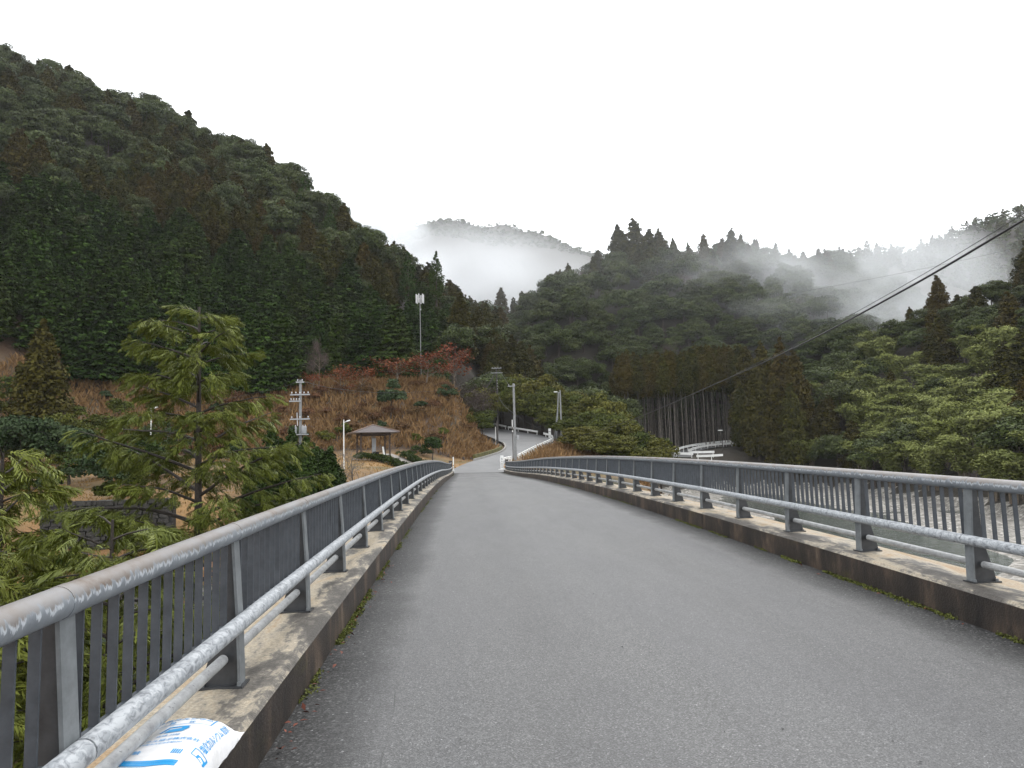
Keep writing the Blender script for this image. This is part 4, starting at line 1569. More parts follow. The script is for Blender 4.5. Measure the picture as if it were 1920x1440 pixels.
# brownish cedar on the left edge in front of the belt
p = at(75, 790, 78); zz = hz(p.x, p.y)
plant('cedar', p.x, p.y, at(75, 598, 78).z - zz, 'olive brown cedar standing alone before the dark cypress belt', wide=0.95, z=zz)
for i, (px_, pt, yv) in enumerate(((20, 690, 82), (150, 755, 80), (215, 740, 84), (-40, 700, 78), (110, 770, 74))):
    p = at(px_, 800, yv); zz = hz(p.x, p.y)
    bush('broadleaf_bush', 'olive green bushy tree behind the park lawn at the left', (p.x, p.y, zz), max(2, at(px_, pt, yv).z - zz), 2.6, 'yellow_broad', 60 + i, leaf=0.15, ncl=20, per=120, group='bushy trees behind the park lawn', cat='tree')
g = np.random.default_rng(91)
for i in range(74):
    px_ = g.uniform(-60, 440) if i < 46 else g.uniform(-60, 330); yv = g.uniform(60, 100) if i < 46 else g.uniform(46, 64)
    p = at(px_, 800, yv); zz = hz(p.x, p.y)
    big_ = g.random() < 0.45
    h = g.uniform(2.2, 4.8) if big_ else g.uniform(0.9, 2.2)
    mt_ = ('darkshrub', 'yellow_broad', 'blueshrub', 'rust')[int(g.integers(4)) if i < 46 else (0, 1, 1, 2, 3)[int(g.integers(5))]]
    nm_ = {'darkshrub': 'dark green', 'yellow_broad': 'olive green', 'blueshrub': 'grey green', 'rust': 'rust brown'}[mt_]
    wh = 'at the left edge' if px_ < 130 else ('left of the spray tree trunk' if px_ < 372 else 'right of the spray tree trunk')
    bush('bank_bush', f'{nm_} {"tall" if big_ else "low"} bush on the slope behind the park, {wh}', (p.x, p.y, zz - 0.1), h, h * g.uniform(0.38, 0.62), mt_, 700 + i, leaf=0.13, ncl=14, per=70, stem=False, group='bushes on the left bank', base=0.02)
for i in range(12):
    px_ = g.uniform(70, 330); yv = g.uniform(37.5, 41.5)
    p = at(px_, 960, yv)
    bush('wall_bush', 'low olive bush growing against the foot of the stone wall', (p.x, p.y, hz(p.x, p.y) - 0.1), g.uniform(0.9, 2.3), g.uniform(0.6, 1.2), 'yellow_broad' if i % 2 else 'darkshrub', 800 + i, leaf=0.10, ncl=12, per=80, stem=False, group='bushes at the wall foot', base=0.02)
# bare twiggy shrub before the orange lawn
for i, (px_, py_, yv, h, lab) in enumerate(((662, 935, 47, 3.6, 'bare pale twiggy shrub spreading before the orange lawn'), (635, 930, 50, 2.8, 'smaller bare twiggy shrub beside the lamp post'))):
    gg = np.random.default_rng(70 + i)
    ls, tips = limbs(gg, h, 0.06, 4, 0.75, 0.1, 8, up=0.3, rad_pow=0.6)
    o = empty('bare_shrub', G(px_, py_, yv)); tag(o, lab, 'shrub')
    part('branches', limb_mesh('branches', ls, M['pale_bark'], 4), o)

# dry grass and scrub on the bank, ferny growth on the low ground by the bridge
g = np.random.default_rng(31)


def tufts(name, label, x, y, h, mat, per, wd, lean=0.5):
    z = height(x, y)
    n = len(x)
    P = np.repeat(np.stack([x, y, z], 1), per, 0) + g.normal(size=(n * per, 3)) * np.array([0.25, 0.25, 0.0])
    H = np.repeat(h, per) * g.uniform(0.5, 1.2, n * per)
    d = g.normal(size=(n * per, 3)) * lean
    d[:, 2] = 1
    d = unit(d)
    side = unit(np.cross(d, rsphere(n * per, g))) * wd
    T = P + d * H[:, None]
    Mid = P + d * H[:, None] * 0.55 + np.array([0, 0, 0.05])
    V_ = np.stack([P - np.array([0, 0, 0.1]), Mid + side, T, Mid - side], 1).reshape(-1, 3)
    F_ = np.arange(len(V_)).reshape(-1, 4)
    tn = np.clip(np.repeat(g.random(n), per) * 0.6 + g.random(n * per) * 0.4, 0, 1)
    o = link(bpy.data.objects.new(name, mesh_np(name, V_, F_, mat, tn)))
    return tag(o, label, 'grass', kind='stuff')


x = g.uniform(-60, 30, 11000); y = g.uniform(78, 114, 11000)
d_road, _ = poly_dist(x, y, [(p[0], p[1]) for p in ROADC])
zt = height(x, y)
k_ = (d_road > 3.6 + np.interp(y, [98, 104, 112], [0, 1.2, 4.0])) & (zt < 17) & ((y > 86) | (x > 4))
tufts('dry_grass', 'tangled rust brown grass and dead stems on the bank', x[k_], y[k_], g.uniform(0.5, 1.5, k_.sum()), M['drygrass'], 7, 0.07)
x = g.uniform(-60, 3, 3600); y = g.uniform(44, 86, 3600)
d_road, _ = poly_dist(x, y, [(p[0], p[1]) for p in ROADC])
d_path, _ = poly_dist(x, y, [tuple(p)[:2] for p in PATH])
k_ = (d_road > 3.4) & (d_path > 1.3) & ~((np.abs(x - 1.4) < 4.5) & (y < 71))
tufts('lawn_grass', 'short straw coloured lawn grass around the gazebo', x[k_], y[k_], g.uniform(0.08, 0.2, k_.sum()), M['straw'], 6, 0.04, 1.0)
x = g.uniform(-26, -2.2, 1500); y = g.uniform(0, 42, 1500)
tufts('undergrowth', 'green and rust undergrowth on the low ground beside the bridge', x, y, g.uniform(0.3, 0.9, 1500), M['spray'], 12, 0.04, 0.9)
x = g.uniform(-26, -2.2, 2600); y = g.uniform(0, 42, 2600)
tufts('fallen_leaves', 'rust coloured fallen leaves covering the low ground beside the bridge', x, y, g.uniform(0.1, 0.25, 2600), M['drygrass'], 6, 0.05, 3.0)


# ------------------------------------------------------------------ near trees with drooping sprays beside the railing
def spray_mesh_data(g):
    """One flat drooping spray: an axis with paired side twigs of scale leaves. Points +X, hangs down."""
    V_, F_, T_ = [], [], []

    def blade(p, d, ln, wd, tn, nrm):
        s = np.cross(d, nrm)
        s = s / (np.linalg.norm(s) + 1e-6)
        q0 = p; q1 = p + d * ln * 0.45 + s * wd; q2 = p + d * ln + np.array([0, 0, -0.18 * ln]); q3 = p + d * ln * 0.45 - s * wd
        b_ = len(V_)
        V_.extend([q0, q1, q2, q3]); F_.append((b_, b_ + 1, b_ + 2, b_ + 3)); T_.append(tn)

    Ln = 0.42
    p = np.zeros(3)
    nrm = np.array([0, 0, 1.0])
    n = 9
    for i in range(n):
        u = i / (n - 1)
        d = unit(np.array([1, 0, -0.25 - 0.75 * u]))
        p = p + d * Ln / n
        w_ = 0.17 * math.sin(math.pi * min(1, 0.25 + 0.75 * (1 - u))) + 0.035
        for s in (-1, 1):
            dd = unit(d * 0.75 + np.array([0, s * 0.8, -0.15]) + g.normal(size=3) * 0.12)
            blade(p, dd, w_, 0.011, g.random(), nrm)
            for k in range(2):
                pp = p + dd * w_ * (0.35 + 0.30 * k)
                for s2 in (-1, 1):
                    d3 = unit(dd + np.array([s2 * 0.5 * s, s2 * 0.7, -0.25]) + g.normal(size=3) * 0.2)
                    blade(pp, d3, w_ * (0.5 - 0.1 * k) + 0.012, 0.0085, g.random(), nrm)
        blade(p, d, Ln / n * 1.3, 0.012, g.random(), nrm)
    return np.array(V_), np.array(F_), np.array(T_)


SPR = [spray_mesh_data(np.random.default_rng(s)) for s in range(4)]


def spray_tree(label, P_, h, seed, spread=0.20, z_from=0.25, nb=46, trunk_r=0.085, dens=1.0, size=1.0, top_open=True):
    g = np.random.default_rng(seed)
    o = empty('spray_tree', P_)
    tag(o, label, 'tree')
    tp = [(0, 0, -0.3), (g.normal() * 0.03, g.normal() * 0.03, h * 0.3), (g.normal() * 0.05, g.normal() * 0.05, h * 0.65), (g.normal() * 0.04, 0, h * 0.985)]
    tp = catmull(tp, 4)
    q = MB()
    q.tube(tp, [trunk_r * (1.15 - 1.0 * i / (len(tp) - 1)) + 0.006 for i in range(len(tp))], 9)
    part('trunk', q.mesh('trunk', M['wet_bark'], smooth=60), o)
    tz = np.array([p.z for p in tp]); tx = np.array([p.x for p in tp]); ty = np.array([p.y for p in tp])
    Vs, Fs, Ts, off = [], [], [], 0
    for k in range(nb):
        u = z_from + (0.985 - z_from) * ((k + g.random() * 0.6) / nb)
        zz = h * u
        p0 = np.array([np.interp(zz, tz, tx), np.interp(zz, tz, ty), zz])
        a = k * 2.399 + g.normal() * 0.35
        ln = h * spread * ((1 - u) ** 0.62 * 0.88 + 0.08) * g.uniform(0.65, 1.2)
        d = np.array([math.cos(a), math.sin(a), 0.55])
        d = unit(d)
        n = 9
        pts, p, dd = [p0], p0, d
        for i in range(n):
            dd = unit(dd + np.array([0, 0, -0.055 + (0.03 if i > 5 else 0)]) + g.normal(size=3) * 0.06)
            p = p + dd * ln / n
            pts.append(p)
        q = MB()
        r_b = 0.010 + 0.012 * ln
        q.tube(pts, [r_b * (1 - 0.8 * i / n) for i in range(n + 1)], 5, cap=False)
        part('branch', q.mesh('branch', M['wet_bark'], smooth=60), o)
        pts = np.array(pts)
        m_ = max(6, int(ln * 26 * dens))
        for j in range(m_):
            v_ = 0.22 + 0.78 * (j + g.random()) / m_
            q0 = np.array([np.interp(v_ * n, range(n + 1), pts[:, i]) for i in range(3)])
            aa = a + g.choice([-1, 1]) * g.uniform(0.25, 1.25) if v_ < 0.93 else a + g.normal() * 0.3
            lat = g.uniform(0, 0.40) * ln * (1.15 - v_)
            q0 = q0 + np.array([math.cos(aa) * lat, math.sin(aa) * lat, -0.12 * lat + g.normal() * 0.03])
            sc_ = size * g.uniform(0.55, 1.15) * (0.7 + 0.5 * math.sin(v_ * math.pi))
            V0, F0, T0 = SPR[int(g.integers(4))]
            tw = g.normal() * 0.5
            ct, st = math.cos(tw), math.sin(tw)
            Rx = np.array([[1, 0, 0], [0, ct, st], [0, -st, ct]])
            el = g.uniform(-0.25, 0.5)
            Ry = np.array([[math.cos(el), 0, math.sin(el)], [0, 1, 0], [-math.sin(el), 0, math.cos(el)]])
            ca_, sa_ = math.cos(aa), math.sin(aa)
            Rz = np.array([[ca_, sa_, 0], [-sa_, ca_, 0], [0, 0, 1]])
            Vv = (V0 * sc_) @ Rx @ Ry @ Rz + q0
            Vs.append(Vv); Fs.append(F0 + off); off += len(Vv)
            Ts.append(np.clip(T0 * 0.45 + g.random() * 0.4 + 0.15 * v_, 0, 1))
    part('crown', mesh_np('crown', np.concatenate(Vs), np.concatenate(Fs), M['spray'], np.concatenate(Ts)), o)
    return o


def near(px_, py_top, Y_):
    p = at(px_, py_top, Y_)
    zz = hz(p.x, p.y)
    return (p.x, p.y, zz), p.z - zz


P_, h = near(376, 562, 12.5)
spray_tree('conifer with drooping yellow green sprays rising above the left railing', P_, h, 3, spread=0.37, z_from=0.26, nb=60, trunk_r=0.10, size=0.60, dens=1.2)
P_, h = near(20, 835, 9.5)
spray_tree('low spray leaved conifer crossing the left edge behind the handrail', P_, h, 8, spread=0.34, z_from=0.3, nb=40, trunk_r=0.08, dens=0.78, size=0.82)
P_, h = near(200, 960, 8.0)
spray_tree('small spray leaved conifer with its tip just over the handrail', P_, h, 12, spread=0.40, z_from=0.25, nb=36, trunk_r=0.06, dens=0.78, size=0.82)
P_, h = near(-160, 900, 7.0)
spray_tree('spray leaved conifer mostly outside the left edge, low by the railing', P_, h, 15, spread=0.40, z_from=0.3, nb=32, trunk_r=0.07, dens=0.5, size=0.82)
P_, h = near(470, 985, 17)
spray_tree('low spreading spray conifer between the tall one and the railing', P_, h, 18, spread=0.42, z_from=0.3, nb=36, trunk_r=0.06, dens=0.5, size=0.82)
P_, h = near(90, 1000, 14)
spray_tree('dark spray conifer lower down the slope behind the leftmost trees', P_, h, 25, spread=0.42, z_from=0.3, nb=34, trunk_r=0.06, dens=0.5, size=0.82)

# ------------------------------------------------------------------ white guardrails
def guardrail(label, pts, h=0.78, every=2.0, beam=0.32, skip_post=0):
    root = empty('guardrail', tuple(pts[0]))
    tag(root, label, 'guardrail')
    o0 = Vector(pts[0])
    P_ = [Vector(p) - o0 for p in catmull(pts, 8)]
    prof = [(0.0, 0.5), (0.05, 0.42), (0.05, 0.26), (0.0, 0.12), (0.0, -0.12), (0.05, -0.26), (0.05, -0.42), (0.0, -0.5), (-0.03, -0.5), (-0.03, 0.5)]
    q = MB()
    vs, fs, k = [], [], len(prof)
    for i, p in enumerate(P_):
        d = P_[min(i + 1, len(P_) - 1)] - P_[max(i - 1, 0)]
        nrm = Vector((d.y, -d.x, 0)).normalized()
        for (a, c) in prof:
            vs.append(p + nrm * (a - 0.07) + Vector((0, 0, h - beam / 2 + c * beam)))
    for i in range(len(P_) - 1):
        for j in range(k):
            fs.append((i * k + j, i * k + (j + 1) % k, (i + 1) * k + (j + 1) % k, (i + 1) * k + j))
    fs += [tuple(range(k)), tuple((len(P_) - 1) * k + j for j in range(k))]
    q.add(vs, fs)
    q.build('rail_beam', M['white_paint'], root)
    q = MB()
    q.tube([(0, 0, -0.5), (0, 0, h - 0.02)], 0.07, 10)
    pm = q.mesh('post', M['white_paint'], smooth=40)
    acc, nxt = 0.0, 0.3
    for a, c in zip(P_[:-1], P_[1:]):
        ln = (c - a).length
        while acc + ln >= nxt:
            part('post', pm, root, a.lerp(c, (nxt - acc) / ln))
            nxt += every
        acc += ln
    return root


def gp(px_, py_, Y_, dz=0.0):
    p = at(px_, py_, Y_)
    return (p.x, p.y, p.z + dz)


guardrail('white guardrail curving up the outside of the road bend', [gp(972, 864, 85.5), gp(995, 851, 95), gp(1013, 842, 102), gp(1030, 834, 108), gp(1037.5, 828, 112.5), gp(1033, 823, 116.5), gp(1020, 819.5, 119)])
guardrail('white guardrail along the upper road, longer straight length', [gp(1009, 816, 122.5), gp(985, 812, 125.5), gp(953, 807, 129)], every=2.6)
guardrail('short white guardrail along the upper road next to the dark post', [gp(950, 806, 130), gp(936, 803, 131.5), gp(920, 799.5, 134)], every=2.2)
guardrail('short white guardrail end beside the right bridge pillar', [gp(939.5, 874, 74.5), gp(949, 871, 76), gp(960, 868, 78.5)], every=1.2)
guardrail('white guardrail sweeping along the outer edge of the far road', [gp(1300, 858, 136), gp(1266, 856, 138), gp(1268, 850.5, 143), gp(1295, 842, 152), gp(1345, 835, 161), gp(1420, 829, 168)], every=3.0, beam=0.46, h=0.95)
guardrail('white guardrail along the inner edge of the far road', [gp(1340, 854, 141), gp(1294, 854, 143), gp(1300, 848, 148), gp(1330, 841, 154), gp(1395, 835, 161)], every=3.0, beam=0.46, h=0.95)
guardrail('lowest white guardrail below the far road, nearest the river', [gp(1306, 862, 134), gp(1330, 861.5, 133), gp(1356, 860, 132)], every=2.5, beam=0.42, h=0.9)


# ------------------------------------------------------------------ utility poles, lamps, mast
def pole_base(px_, py_, Y_):
    p = at(px_, py_, Y_)
    return Vector((p.x, p.y, hz(p.x, p.y)))


def shaft(root, h, r0_, r1_, mat='concrete_pole', lean=(0, 0), name='shaft'):
    q = MB()
    q.tube([(0, 0, -0.8), (lean[0] * h, lean[1] * h, h)], [r0_, r1_], 12)
    return part(name, q.mesh(name, M[mat], smooth=40), root)


def insul(root, p, s=1.0):
    s *= 0.62
    q = MB()
    q.tube([p, (p[0], p[1], p[2] + 0.10 * s), (p[0], p[1], p[2] + 0.11 * s), (p[0], p[1], p[2] + 0.2 * s), (p[0], p[1], p[2] + 0.26 * s)], [0.02 * s, 0.02 * s, 0.07 * s, 0.065 * s, 0.03 * s], 8)
    return q.build('insulator', M['insulator'], root, smooth=40)


def crossarm(root, z, wd, off=0.0, n_ins=4, ang=0.0, yo=-0.14):
    q = MB()
    c, s = math.cos(ang), math.sin(ang)
    R_ = Matrix.Rotation(ang, 3, 'Z')
    q.box(R_ @ Vector((off, yo, z)), (wd, 0.09, 0.09), R_)
    a = q.build('crossarm', M['grey_paint'], root)
    for k in range(n_ins):
        u = off - wd / 2 + 0.12 + (wd - 0.24) * k / max(1, n_ins - 1)
        p = R_ @ Vector((u, yo, z + 0.045))
        insul(root, tuple(p))
    return a


# transformer pole by the park
B_ = pole_base(563, 925, 50)
tz_ = at(568, 712, 50).z - B_.z
p1 = empty('utility_pole', B_); tag(p1, 'grey concrete utility pole with crossarms and transformers in the conifer thicket', 'pole')
shaft(p1, tz_, 0.125, 0.085)
crossarm(p1, tz_ - 0.18, 0.55, 0.0, 2)
crossarm(p1, tz_ - 1.05, 1.35, 0.0, 5)
crossarm(p1, tz_ - 1.50, 0.8, -0.33, 4)
crossarm(p1, tz_ - 2.75, 1.35, 0.0, 3)
for sx in (-0.36, 0.30):
    q = MB()
    q.tube([(sx, -0.22, tz_ - 3.75), (sx, -0.22, tz_ - 3.70), (sx, -0.22, tz_ - 3.30), (sx, -0.22, tz_ - 3.26)], [0.15, 0.17, 0.17, 0.13], 14)
    q.build('transformer', M['grey_paint'], p1, smooth=40)
    for e in (-0.08, 0.08):
        insul(p1, (sx + e, -0.22, tz_ - 3.27), 0.7)
q = MB()
q.box((0.0, -0.2, tz_ - 3.82), (1.1, 0.5, 0.07))
q.build('bracket', M['grey_paint'], p1)
for k in range(3):
    insul(p1, (-0.55 + 0.16 * k, -0.3, tz_ - 4.15), 0.9)
q = MB()
q.tube([(-0.17, -0.12, tz_ - 3.2), (-0.20, -0.14, tz_ - 2.3)], 0.03, 6)
q.build('fuse_tube', M['insulator'], p1)
T1 = Vector((B_.x, B_.y, B_.z + tz_))

# grey pole by the bridge end
B_ = pole_base(967, 868, 83)
tz_ = at(966, 719, 83).z - B_.z
p2 = empty('utility_pole', B_); tag(p2, 'plain grey pole beside the right bridge end, tallest near the bend', 'pole')
shaft(p2, tz_, 0.17, 0.12)
crossarm(p2, tz_ - 0.32, 0.9, -0.25, 2)
q = MB(); q.box((0.34, -0.1, tz_ - 6.35), (0.28, 0.2, 0.5)); q.tube([(0.1, -0.05, tz_ - 6.5), (0.3, -0.1, tz_ - 6.45)], 0.03, 6)
q.build('meter_box', M['grey_paint'], p2)
q = MB()
for k in range(5):
    q.tube([(-0.16, 0, tz_ - 1.2 - 0.9 * k), (0.16, 0, tz_ - 1.2 - 0.9 * k)], 0.012, 5)
q.build('climbing_step', M['grey_paint'], p2)
T2 = Vector((B_.x, B_.y, B_.z + tz_))
B_ = pole_base(962.5, 866, 82)
h_ = at(960, 787, 82).z - B_.z
o = empty('road_sign_post', B_); tag(o, 'thin dark post with a white tip just left of the plain grey pole', 'post')
shaft(o, h_ * 0.82, 0.05, 0.05, 'dark_pole')
q = MB(); q.tube([(0, 0, h_ * 0.82), (0, 0, h_)], 0.045, 8); q.tube([(0, 0, h_ * 0.7), (0, 0, h_ * 0.74)], 0.06, 8)
q.build('tip', M['white_paint'], o, smooth=40)

# paired poles beyond the bend
B_ = pole_base(1053, 818, 116)
tz_ = at(1047, 732, 116).z - B_.z
p3 = empty('utility_pole', B_); tag(p3, 'pair of grey poles leaning together with a street lamp, right of the bend', 'pole')
shaft(p3, tz_, 0.17, 0.12)
q = MB(); q.tube([(-0.9, 0.1, -0.8), (-0.28, 0, tz_ - 0.25)], [0.14, 0.10], 10); q.build('brace_pole', M['concrete_pole'], p3, smooth=40)
q = MB(); q.tube([(-1.25, 0.3, -0.8), (-0.6, 0, tz_ * 0.55)], [0.09, 0.07], 8); q.build('short_brace', M['concrete_pole'], p3, smooth=40)
q = MB(); q.tube([(-0.1, 0, tz_ - 0.35), (-0.55, 0, tz_ - 0.2)], 0.03, 6); q.box((-0.75, 0, tz_ - 0.24), (0.55, 0.2, 0.14)); q.build('street_lamp_head', M['white_paint'], p3)
T3 = Vector((B_.x, B_.y, B_.z + tz_))
# marker block on the bend
p = at(1031, 822, 117); B_ = Vector((p.x, p.y, hz(p.x, p.y)))
q = MB(); q.box((0, 0, 0.75), (0.42, 0.2, 1.7)); o = q.build('marker_board', M['white_paint'], bevel=0.02); o.location = B_
tag(o, 'white marker board standing behind the top of the bend guardrail', 'sign')

# dark pole with slanting stay, upper road
B_ = pole_base(934, 812, 127)
tz_ = at(930, 688, 127).z - B_.z
p4 = empty('utility_pole', B_); tag(p4, 'dark utility pole with two crossarms and a slanting stay among the trees', 'pole')
shaft(p4, tz_, 0.16, 0.11, 'dark_pole')
crossarm(p4, tz_ - 0.25, 1.8, 0, 4)
crossarm(p4, tz_ - 1.1, 2.2, 0, 0)
q = MB(); q.tube([(-2.7, 0.3, tz_ - 5.0), (-0.1, 0, tz_ - 1.0)], 0.11, 8); q.build('stay_pole', M['dark_pole'], p4, smooth=40)
for k in range(4):
    insul(p4, (0.06, -0.15, tz_ - 2.6 - 0.5 * k), 1.0)
T4 = Vector((B_.x, B_.y, B_.z + tz_))
# dark wooden post at the inside of the bend
B_ = pole_base(933, 829, 109)
o = empty('wooden_post', B_); tag(o, 'thick dark post on the inside of the bend below the bushy tree', 'post')
h_ = at(933, 789, 109).z - B_.z
shaft(o, h_, 0.15, 0.14, 'dark_pole')
q = MB(); q.tube([(-0.3, -0.1, -0.3), (-0.28, -0.1, h_ * 0.75)], 0.05, 8); q.build('white_conduit', M['white_paint'], o, smooth=40)
for i, (px_, pb, pt) in enumerate(((921, 834, 822), (924, 833, 820))):
    p = at(px_, pb, 106.5)
    q = MB(); q.box((0, 0, 0.45), (0.10, 0.06, 1.1)); o = q.build('stake', M['pale_bark']); o.location = (p.x, p.y, hz(p.x, p.y))
    tag(o, 'pale wooden stake in the grass at the inside of the bend', 'stake', 'pale stakes by the bend')


def street_lamp(label, px_, pb, pt, Y_, arm=0.55, r=0.055, side=1):
    B_ = pole_base(px_, pb, Y_)
    h_ = at(px_, pt, Y_).z - B_.z
    o = empty('street_lamp', B_); tag(o, label, 'lamp')
    shaft(o, h_, r, r * 0.75, 'white_paint')
    q = MB()
    q.tube([(0, 0, h_ - 0.25), (side * arm * 0.5, 0, h_ - 0.14)], 0.03, 6)
    R_ = Matrix.Rotation(-side * 0.25, 3, 'Y')
    q.box((side * arm * 0.72, 0, h_ - 0.09), (arm * 0.6, 0.16, 0.10), R_, top=(0.8, 0.7))
    q.build('lamp_head', M['white_paint'], o)
    return o


street_lamp('white street lamp beside the gazebo', 645, 900, 787, 62)
street_lamp('white street lamp seen through the drooping spray tree', 282, 850, 762, 62)
B_ = pole_base(1356, 856, 146)
o = empty('street_lamp', B_); tag(o, 'thin dark street lamp on the far road before the bare cedar stems', 'lamp')
h_ = at(1353, 800, 146).z - B_.z
shaft(o, h_, 0.09, 0.06, 'dark_pole')
q = MB(); q.box((-0.3, 0, h_ - 0.75), (1.0, 0.25, 0.14)); q.build('lamp_head', M['white_paint'], o)

# antenna mast
B_ = pole_base(789, 668, 116)
h_ = at(786, 556, 116).z - B_.z
o = empty('antenna_mast', B_); tag(o, 'slim mobile antenna mast ringed with pale panels above the red trees', 'mast')
shaft(o, h_, 0.075, 0.06, 'concrete_pole')
for k in range(6):
    a = k * math.pi / 3 + 0.3
    q = MB()
    q.box((math.cos(a) * 0.62, math.sin(a) * 0.62, h_ - 0.4), (0.17, 0.17, 1.5))
    q.tube([(0, 0, h_ - 0.4), (math.cos(a) * 0.6, math.sin(a) * 0.6, h_ - 0.4)], 0.025, 5)
    q.build('antenna_panel', M['insulator'], o)
q = MB(); q.box((0.1, -0.12, h_ - 2.2), (0.2, 0.16, 0.24)); q.build('junction_box', M['grey_paint'], o)


# ------------------------------------------------------------------ wires
def wire(label, pts, r, name='overhead_wire', per=10, mat='black_rubber', cat='wire'):
    q = MB()
    q.tube(catmull(pts, per), r, 6)
    return tag(q.build(name, M[mat], smooth=40), label, cat)


cab = [at(2300, 170, 7.3), at(2080, 315, 8.6), at(1920, 412, 10.2), at(1700, 541, 13.6), at(1500, 647, 19.5), at(1350, 716, 28), at(1190, 785, 52), at(1110, 811, 82), at(1052, 826, 116)]
wire('thick black cable sweeping down from the upper right to the bend', cab, 0.021, 'overhead_cable')
wire('thin wire just above the thick black cable', [at(2300, 155, 7.3), at(1920, 400, 10.2), at(1700, 532, 13.6), at(1500, 642, 19.5), at(1380, 700, 25.5)], 0.006)
wire('thin wire crossing the mist above the bamboo', [at(2150, 400, 60), at(1900, 466, 75), at(1690, 512, 95), at(1470, 553, 125), at(1330, 575, 150)], 0.013)
wire('slack wire from the dark pole to the bend guardrail', [T4 + Vector((0.1, -0.2, -5.0)), at(945, 760, 117), at(970, 780, 112), at(1000, 798, 113), at(1033, 810, 116)], 0.03)
wire('wire running left from the transformer pole top', [T1 + Vector((0, -0.15, -0.1)), at(520, 728, 52), at(440, 745, 54), at(250, 790, 56)], 0.012)
wire('wire running right from the transformer pole across the bank', [T1 + Vector((0, -0.15, -0.1)), at(640, 730, 62), at(740, 736, 85), at(850, 727, 110), T4 + Vector((0, -0.2, -0.3))], 0.016)
wire('wire from the plain pole back to the dark pole', [T2 + Vector((-0.4, -0.1, -0.3)), at(950, 716, 105), T4 + Vector((0.3, -0.2, -0.2))], 0.016)

# ------------------------------------------------------------------ gazebo
p = at(700, 852, 74)
B_ = Vector((p.x, p.y, hz(p.x, p.y)))
gz = empty('gazebo', B_, math.radians(16)); tag(gz, 'open park gazebo with brown hipped roof on dark posts', 'gazebo')
eave = at(700, 812, 74).z - B_.z
peak = at(700, 797, 74).z - B_.z
q = MB(); q.box((0, 0, -0.2), (4.6, 4.6, 0.44)); q.build('floor_slab', M['concrete'], gz)
for sx in (-1, 1):
    for sy in (-1, 1):
        q = MB(); q.box((sx * 1.45, sy * 1.45, eave / 2), (0.15, 0.15, eave)); q.build('post', M['timber'], gz)
for sx in (-1, 1):
    q = MB(); q.box((sx * 1.45, 0, eave - 0.16), (0.12, 2.74, 0.2)); q.build('beam', M['timber'], gz)
    q = MB(); q.box((0, sx * 1.45, eave - 0.165), (2.74, 0.12, 0.2)); q.build('beam', M['timber'], gz)
q = MB()
E_ = 2.35
rt = peak - eave
for i in range(4):
    Rz = Matrix.Rotation(i * math.pi / 2, 3, 'Z')
    n = 7
    for j in range(n):      # stepped courses of roof sheet
        u0_, u1_ = j / n, (j + 1) / n - (0.0 if j < n - 1 else 0.02)
        w0, w1 = E_ * (1 - u0_), E_ * (1 - u1_)
        z0, z1 = eave + rt * u0_ + 0.025, eave + rt * u1_
        vs = [Vector((-w0, -w0, z0)), Vector((w0, -w0, z0)), Vector((w1, -w1, z1)), Vector((-w1, -w1, z1)), Vector((-w0, -w0, z0 - 0.06)), Vector((w0, -w0, z0 - 0.06))]
        q.add([Rz @ v_ for v_ in vs], [(0, 1, 2, 3), (4, 5, 1, 0)])
q.add([(-E_, -E_, eave - 0.03), (E_, -E_, eave - 0.03), (E_, E_, eave - 0.03), (-E_, E_, eave - 0.03)], [(3, 2, 1, 0)])
rf = q.build('roof', M['roof'], gz)
for i in range(4):
    a = Matrix.Rotation(i * math.pi / 2, 3, 'Z') @ Vector((-E_, -E_, eave + 0.03))
    q = MB(); q.tube([a, (0, 0, peak + 0.03)], 0.06, 6); q.build('ridge_cap', M['ridge'], rf)
q = MB(); q.box((0, 0, peak + 0.05), (0.3, 0.3, 0.12), top=(0.4, 0.4)); q.build('finial', M['ridge'], rf)
q = MB(); q.box((-0.9, 0.6, 0.42), (1.3, 0.42, 0.07)); q.box((-1.4, 0.6, 0.2), (0.1, 0.36, 0.4)); q.box((-0.4, 0.6, 0.2), (0.1, 0.36, 0.4))
q.build('bench', M['timber'], gz)
q = MB(); q.tube([(0.45, 0.1, 0), (0.45, 0.1, 0.62)], 0.16, 10); q.tube([(0.45, 0.1, 0.62), (0.45, 0.1, 0.70)], 0.5, 16); q.build('table', M['stone'], gz)
q = MB(); q.box((0.12, 0.3, eave * 0.42), (0.42, 0.05, eave * 0.75)); q.build('notice_panel', M['grey_paint'], gz)
lb = MB(); lb.bar((0, 0, 0), (-0.18, 0.1, 1.15), 0.26, 0.04)
lo = lb.build('board', M['white_paint'])
lo.location = B_ + Vector((1.25, -0.95, 0.02)); tag(lo, 'pale board leaning inside the gazebo near its right post', 'board')


# ------------------------------------------------------------------ hedges
def hedge(label, pts, wd, h, seed):
    g = np.random.default_rng(seed)
    P_ = catmull(pts, 10)
    o = empty('hedge', P_[0]); tag(o, label, 'hedge')
    C = []
    for p in P_:
        for k in range(4):
            C.append((p.x + g.normal() * wd * 0.3, p.y + g.normal() * wd * 0.3, hz(p.x, p.y) + g.uniform(0.25, 0.8) * h))
    C = np.array(C) - np.array(P_[0])
    c = clumps(C, np.full(len(C), wd * 0.45), 70, 0.075, g, 0.8)
    part('foliage', mesh_np('foliage', *c[:2], M['hedge'], c[2]), o)
    q = MB()
    for p in P_[::5]:
        b_ = Vector((p.x, p.y, hz(p.x, p.y))) - P_[0]
        q.tube([b_ - Vector((0, 0, 0.2)), b_ + Vector((0.03, 0, h * 0.6))], 0.03, 5)
    q.build('stems', M['bark'], o)
    return o


